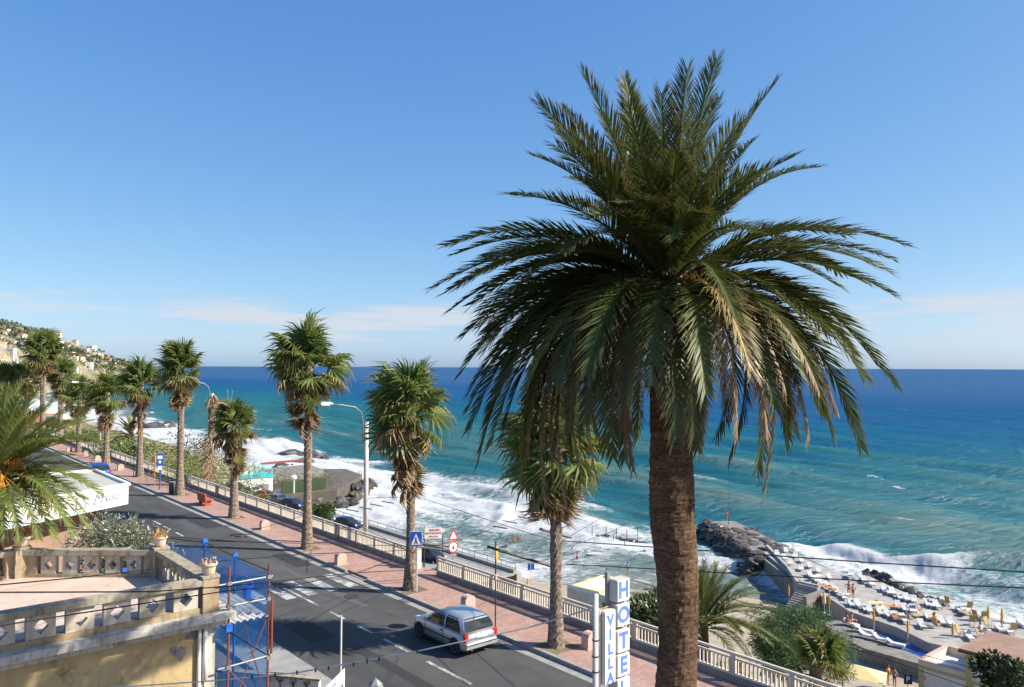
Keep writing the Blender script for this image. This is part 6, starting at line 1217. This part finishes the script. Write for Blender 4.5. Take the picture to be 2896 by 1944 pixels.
for x, y in ((-1.4, -.7), (1.4, -.8), (1.5, .8), (-1.4, .7)): part('leg', MB().cyl((x, y, -2.5), (x, y, 0), .03, 5), 'metal_grey', t)
c0 = at_y(1700, 1690, 92); t = thing('beach_cabin', 'white beach cabin with yellow trimmed open roof behind the hotel sign', 'building', (c0.x, c0.y, 0), RZ + R(8)); zt = at_y(1700, 1655, 92).z
part('wall', MB().box((0, 0, (zt - 18) / 2), (6.0, 3.6, zt + 18)), 'white_paint', t); 
for cx, cy, dx, dy in ((0, -1.8, 6.2, .3), (0, 1.8, 6.2, .3), (-2.95, 0, .3, 3.3), (2.95, 0, .3, 3.3)): part('roof_trim', MB().box((cx, cy, zt + .12), (dx, dy, .26)), 'pale_yellow', t)
part('doorway', MB().box((2.0, -1.82, zt - 2.0), (.8, .06, 1.9)), 'metal_grey', t)
a, b = at_y(1608, 1662, 78), at_y(1790, 1716, 66); t = thing('ramp_wall', 'long white wall of the beach ramp behind the near railing', 'wall', a, math.atan2((b - a).y, (b - a).x)); Lw = (b - a).xy.length; part('masonry', MB().add([(0, -.15, 0), (Lw, -.15, b.z - a.z), (Lw, -.15, b.z - a.z - 3), (0, -.15, -3), (0, .15, 0), (Lw, .15, b.z - a.z), (Lw, .15, b.z - a.z - 3), (0, .15, -3)], [(3, 2, 1, 0), (4, 5, 6, 7), (0, 1, 5, 4), (1, 2, 6, 5), (2, 3, 7, 6), (3, 0, 4, 7)]), 'white_wall', t); part('coping', MB().tube([(0, 0, .04), (Lw, 0, b.z - a.z + .04)], .2, 4), 'white_paint', t)
# turquoise beach house and terraces on the left
c0 = at_z(712, 1388, -13.2); t = thing('beach_house', 'white beach house with turquoise roof terrace by the surf', 'building', c0, RZ - R(8)); part('wall', MB().box((0, 2, 2.1), (9.5, 11, 4.6)), 'white_paint', t); part('eave', MB().box((0, 2, 4.5), (10.2, 11.6, .35)), 'turquoise', t)
for x in (-4.4, -1.4, 1.6, 4.6):
    for y in (-3, 7): part('post', MB().box((x, y, 5.7), (.3, .3, 2.2)), 'turquoise', t)
for y in (-3, 7): part('top_rail', MB().box((.1, y, 6.7), (9.3, .2, .22)), 'turquoise', t)
part('shutter', MB().box((2.0, -3.54, 1.2), (3.4, .1, 2.2)), 'metal_grey', t); part('rear_hut', MB().box((-1, 4, 5.3), (4, 3, 1.3)), 'cream_wall', t); t.scale = (.68, .68, .62)
c0 = at_z(905, 1388, SEA); c1 = at_z(780, 1395, SEA); t = thing('sea_terrace', 'long concrete sea terrace with railings beyond the beach house', 'terrace', (0, 0, 0), RZ)
part('deck', MB().prism([(66, 150), (78, 148), (94, 166), (96, 178), (84, 188), (64, 182)], SEA - 1, -15.6), 'terrace_stone', t); part('upper_deck', MB().prism([(70, 164), (86, 170), (88, 182), (68, 180)], -15.6, -14.2), 'concrete_dark', t)
for i in range(12): f = i / 11; part('rail_post', MB().cyl((94 - f * 15.4, 166.3 - f * 17.6, -15.6), (94 - f * 15.4, 166.3 - f * 17.6, -14.4), .06, 5), 'metal_grey', t)
part('green_screen', MB().box((72, 151, -14.4), (10, .2, 2.4), rz=.05), 'dark_leaf', t); part('red_band', MB().box((84, 186, -13.6), (14, .3, .5), rz=.1), 'rust_red', t)
t = thing('beach_lamp', 'short white lamp post on the lower street beside the beach house', 'street lamp', at_z(831, 1395, -13), 0); part('post', MB().cyl((0, 0, 0), (0, 0, 2.6), .15, 8), 'white_plastic', t); part('globe', MB().lathe([(.1, 2.5), (.5, 2.6), (.55, 3.0), (.1, 3.3)], 10), 'sign_white', t)
# guard rail and wall of the lower street
t = thing('lower_guard_rail', 'thin grey guard rail along the seaward edge of the lower street', 'railing', rs(56.6, 66, -12.5), RZ); part('top_rail', MB().cyl((0, 0, 1.0), (0, 86, 1.0), .05, 5), 'metal_grey', t); part('mid_rail', MB().cyl((0, 0, .5), (0, 86, .5), .04, 5), 'metal_grey', t); part('kerb', MB().box((0, 43, .1), (.5, 86, .5)), 'concrete', t); part('sea_wall', MB().box((.5, 43, -2.6), (.6, 86, 5.2)), 'concrete', t)
for i in range(36): part('post', MB().cyl((0, i * 86 / 35, .1), (0, i * 86 / 35, 1.0), .04, 5), 'metal_grey', t)
t = thing('flag_pole', 'thin dark mast on the tip of the rock pier', 'mast', at_z(2062, 1482, -16), 0); part('mast', MB().cyl((0, 0, 0), (0, 0, 8.2), .05, 6, .025), 'dark_metal', t); part('foot', MB().lathe([(.25, 0), (.2, .3), (.06, .4)], 8), 'concrete', t)
t = thing('blue_flag_pole', 'thin white pole with small blue flag on the beach left of the nearest palm', 'flag', at_y(1500, 1640, 100), 0); part('pole', MB().cyl((0, 0, -2.6), (0, 0, 2.0), .035, 5), 'white_plastic', t); part('flag', MB().add([(0, 0, 1.2), (-.35, 0, 1.2), (.5, .1, 1.25), (.5, .1, 2.0), (-.35, 0, 2.0)], [(1, 2, 3, 4)]), 'sign_blue', t)

p = at_y(648, 1168, 190); t = thing('signal_mast', 'slim beacon mast with two antennas rising behind the stocky fan palm', 'mast', (p.x, p.y, -16), 0)
part('tower', MB().tube([(0, 0, 0), (0, 0, p.z + 16), (0, 0, p.z + 18.5)], [1.0, .7, .35], 8), 'concrete_dark', t); part('platform', MB().lathe([(.9, p.z + 17), (1.0, p.z + 17.4), (.6, p.z + 18)], 8), 'concrete', t)
for x in (-.25, .35): part('antenna', MB().cyl((x, 0, p.z + 18), (x * 2, 0, p.z + 22.5 - abs(x) * 3), .09, 5), 'metal_grey', t)

# ------------------------------------------------------------------ street wear: patches, covers, drains
pm('patch_asphalt', (.03, .03, .031), (.042, .042, .042), 6, .85, bump=.3, bscale=60)
pm('patch_pale', (.1, .1, .097), (.08, .08, .078), 5, .85, bump=.3, bscale=60)
rg = random.Random(77)
for n0, s0, w_, l_, mt in ((13.2, 27.0, 1.1, 2.6, 'patch_asphalt'), (17.6, 37.5, .8, 3.4, 'patch_asphalt'), (16.8, 29.5, .35, 9, 'patch_pale'), (13.6, 40, 1.6, 5, 'patch_pale'), (17.3, 50, 1.2, 6, 'patch_asphalt'), (14.1, 19.5, .4, 6, 'patch_asphalt')):
    P = [(n0 + rg.uniform(-.06, .06), s0), (n0 + w_, s0 + rg.uniform(-.1, .1)), (n0 + w_ + rg.uniform(-.06, .06), s0 + l_), (n0 + rg.uniform(-.05, .05), s0 + l_)]
    obj('road_patch', MB().add([(x, y, .0035) for x, y in P], [(0, 1, 2, 3)]).mesh('road_patch', mt), rz=RZ, kind='structure')
for i, (n0, s0, lb) in enumerate(((14.3, 24.2, 'round iron manhole cover in the lane nearest the camera'), (17.2, 31.2, 'round iron manhole cover just past the silver car'), (14.6, 39.5, 'round iron manhole cover beyond the zebra crossing'))):
    t = thing('manhole_cover', lb, 'manhole cover', rs(n0, s0, .004)); part('rim', MB().lathe([(.34, 0), (.34, .006), (.29, .006)], 20), 'patch_asphalt', t); part('lid', MB().lathe([(.285, 0), (.285, .008), (.0, .009)], 20), 'dark_metal', t)
for i, s0 in enumerate((22.5, 29.2, 38.5, 50)):
    t = thing('drain_grate', f'rectangular gutter drain grate against the seaward kerb, {ORD[i]} from the camera', 'drain', rs(KERB - .24, s0, .005), RZ, 'gutter drains'); part('frame', MB().box((0, 0, .004), (.4, .6, .006)), 'dark_metal', t)
    for j in range(5): part('slat', MB().box((0, -.22 + j * .11, .01), (.34, .04, .008)), 'metal_grey', t)
TW = ['orange', 'ochre', 'cloth_white', 'pale_yellow'] * 3
TN = ['orange', 'tan', 'white', 'cream'] * 3
for i, (x, y) in enumerate(((-250, 330), (-160, 370), (-60, 420), (350, 540), (560, 590), (880, 690), (-330, 270), (1100, 720), (620, 720), (1500, 660), (-400, 200), (430, 600))):
    p = at_z(*zG(x, y), PLAT); t = thing('beach_towel', f"{TN[i]} beach towel spread among the platform loungers, {ORD[i]} of the scattered towels", 'towel', p + Vector((0, 0, .42)), rg.uniform(0, 3), 'towels on the platform')
    part('cloth', MB().add([(-.4, -.8, 0), (0, -.8, .05), (.4, -.8, -.02), (.42, 0, .03), (.38, .8, 0), (0, .82, .06), (-.4, .78, .02), (-.43, 0, .05), (0, 0, .1)], [(0, 1, 8, 7), (1, 2, 3, 8), (3, 4, 5, 8), (5, 6, 7, 8)]), TW[i], t); part('bag', MB().box((.1, -.3, .1), (.3, .2, .2), tz=.8), TW[(i + 5) % 12], t)

rg = random.Random(91)
sr = thing('terrace_boulders', 'dark boulders heaped along the seaward foot of the sea terrace', 'rocks', (0, 0, 0), RZ)
for i in range(90):
    f = rg.random(); a, b = (Vector((65, 149)), Vector((79, 147))) if f < .35 else (Vector((79, 147)), Vector((95.5, 166))); p = a.lerp(b, rg.random()) + Vector((rg.uniform(-.4, 1.6), rg.uniform(-1.8, .3))); sz = rg.uniform(.6, 1.7)
    o = obj('boulder', ROCK[rg.randrange(10)], sr, (p.x, p.y, SEA + rg.uniform(-.2, 1.1))); o.scale = (sz, sz, sz * .8); o.rotation_euler = (rg.uniform(0, 6), rg.uniform(0, 6), 0)
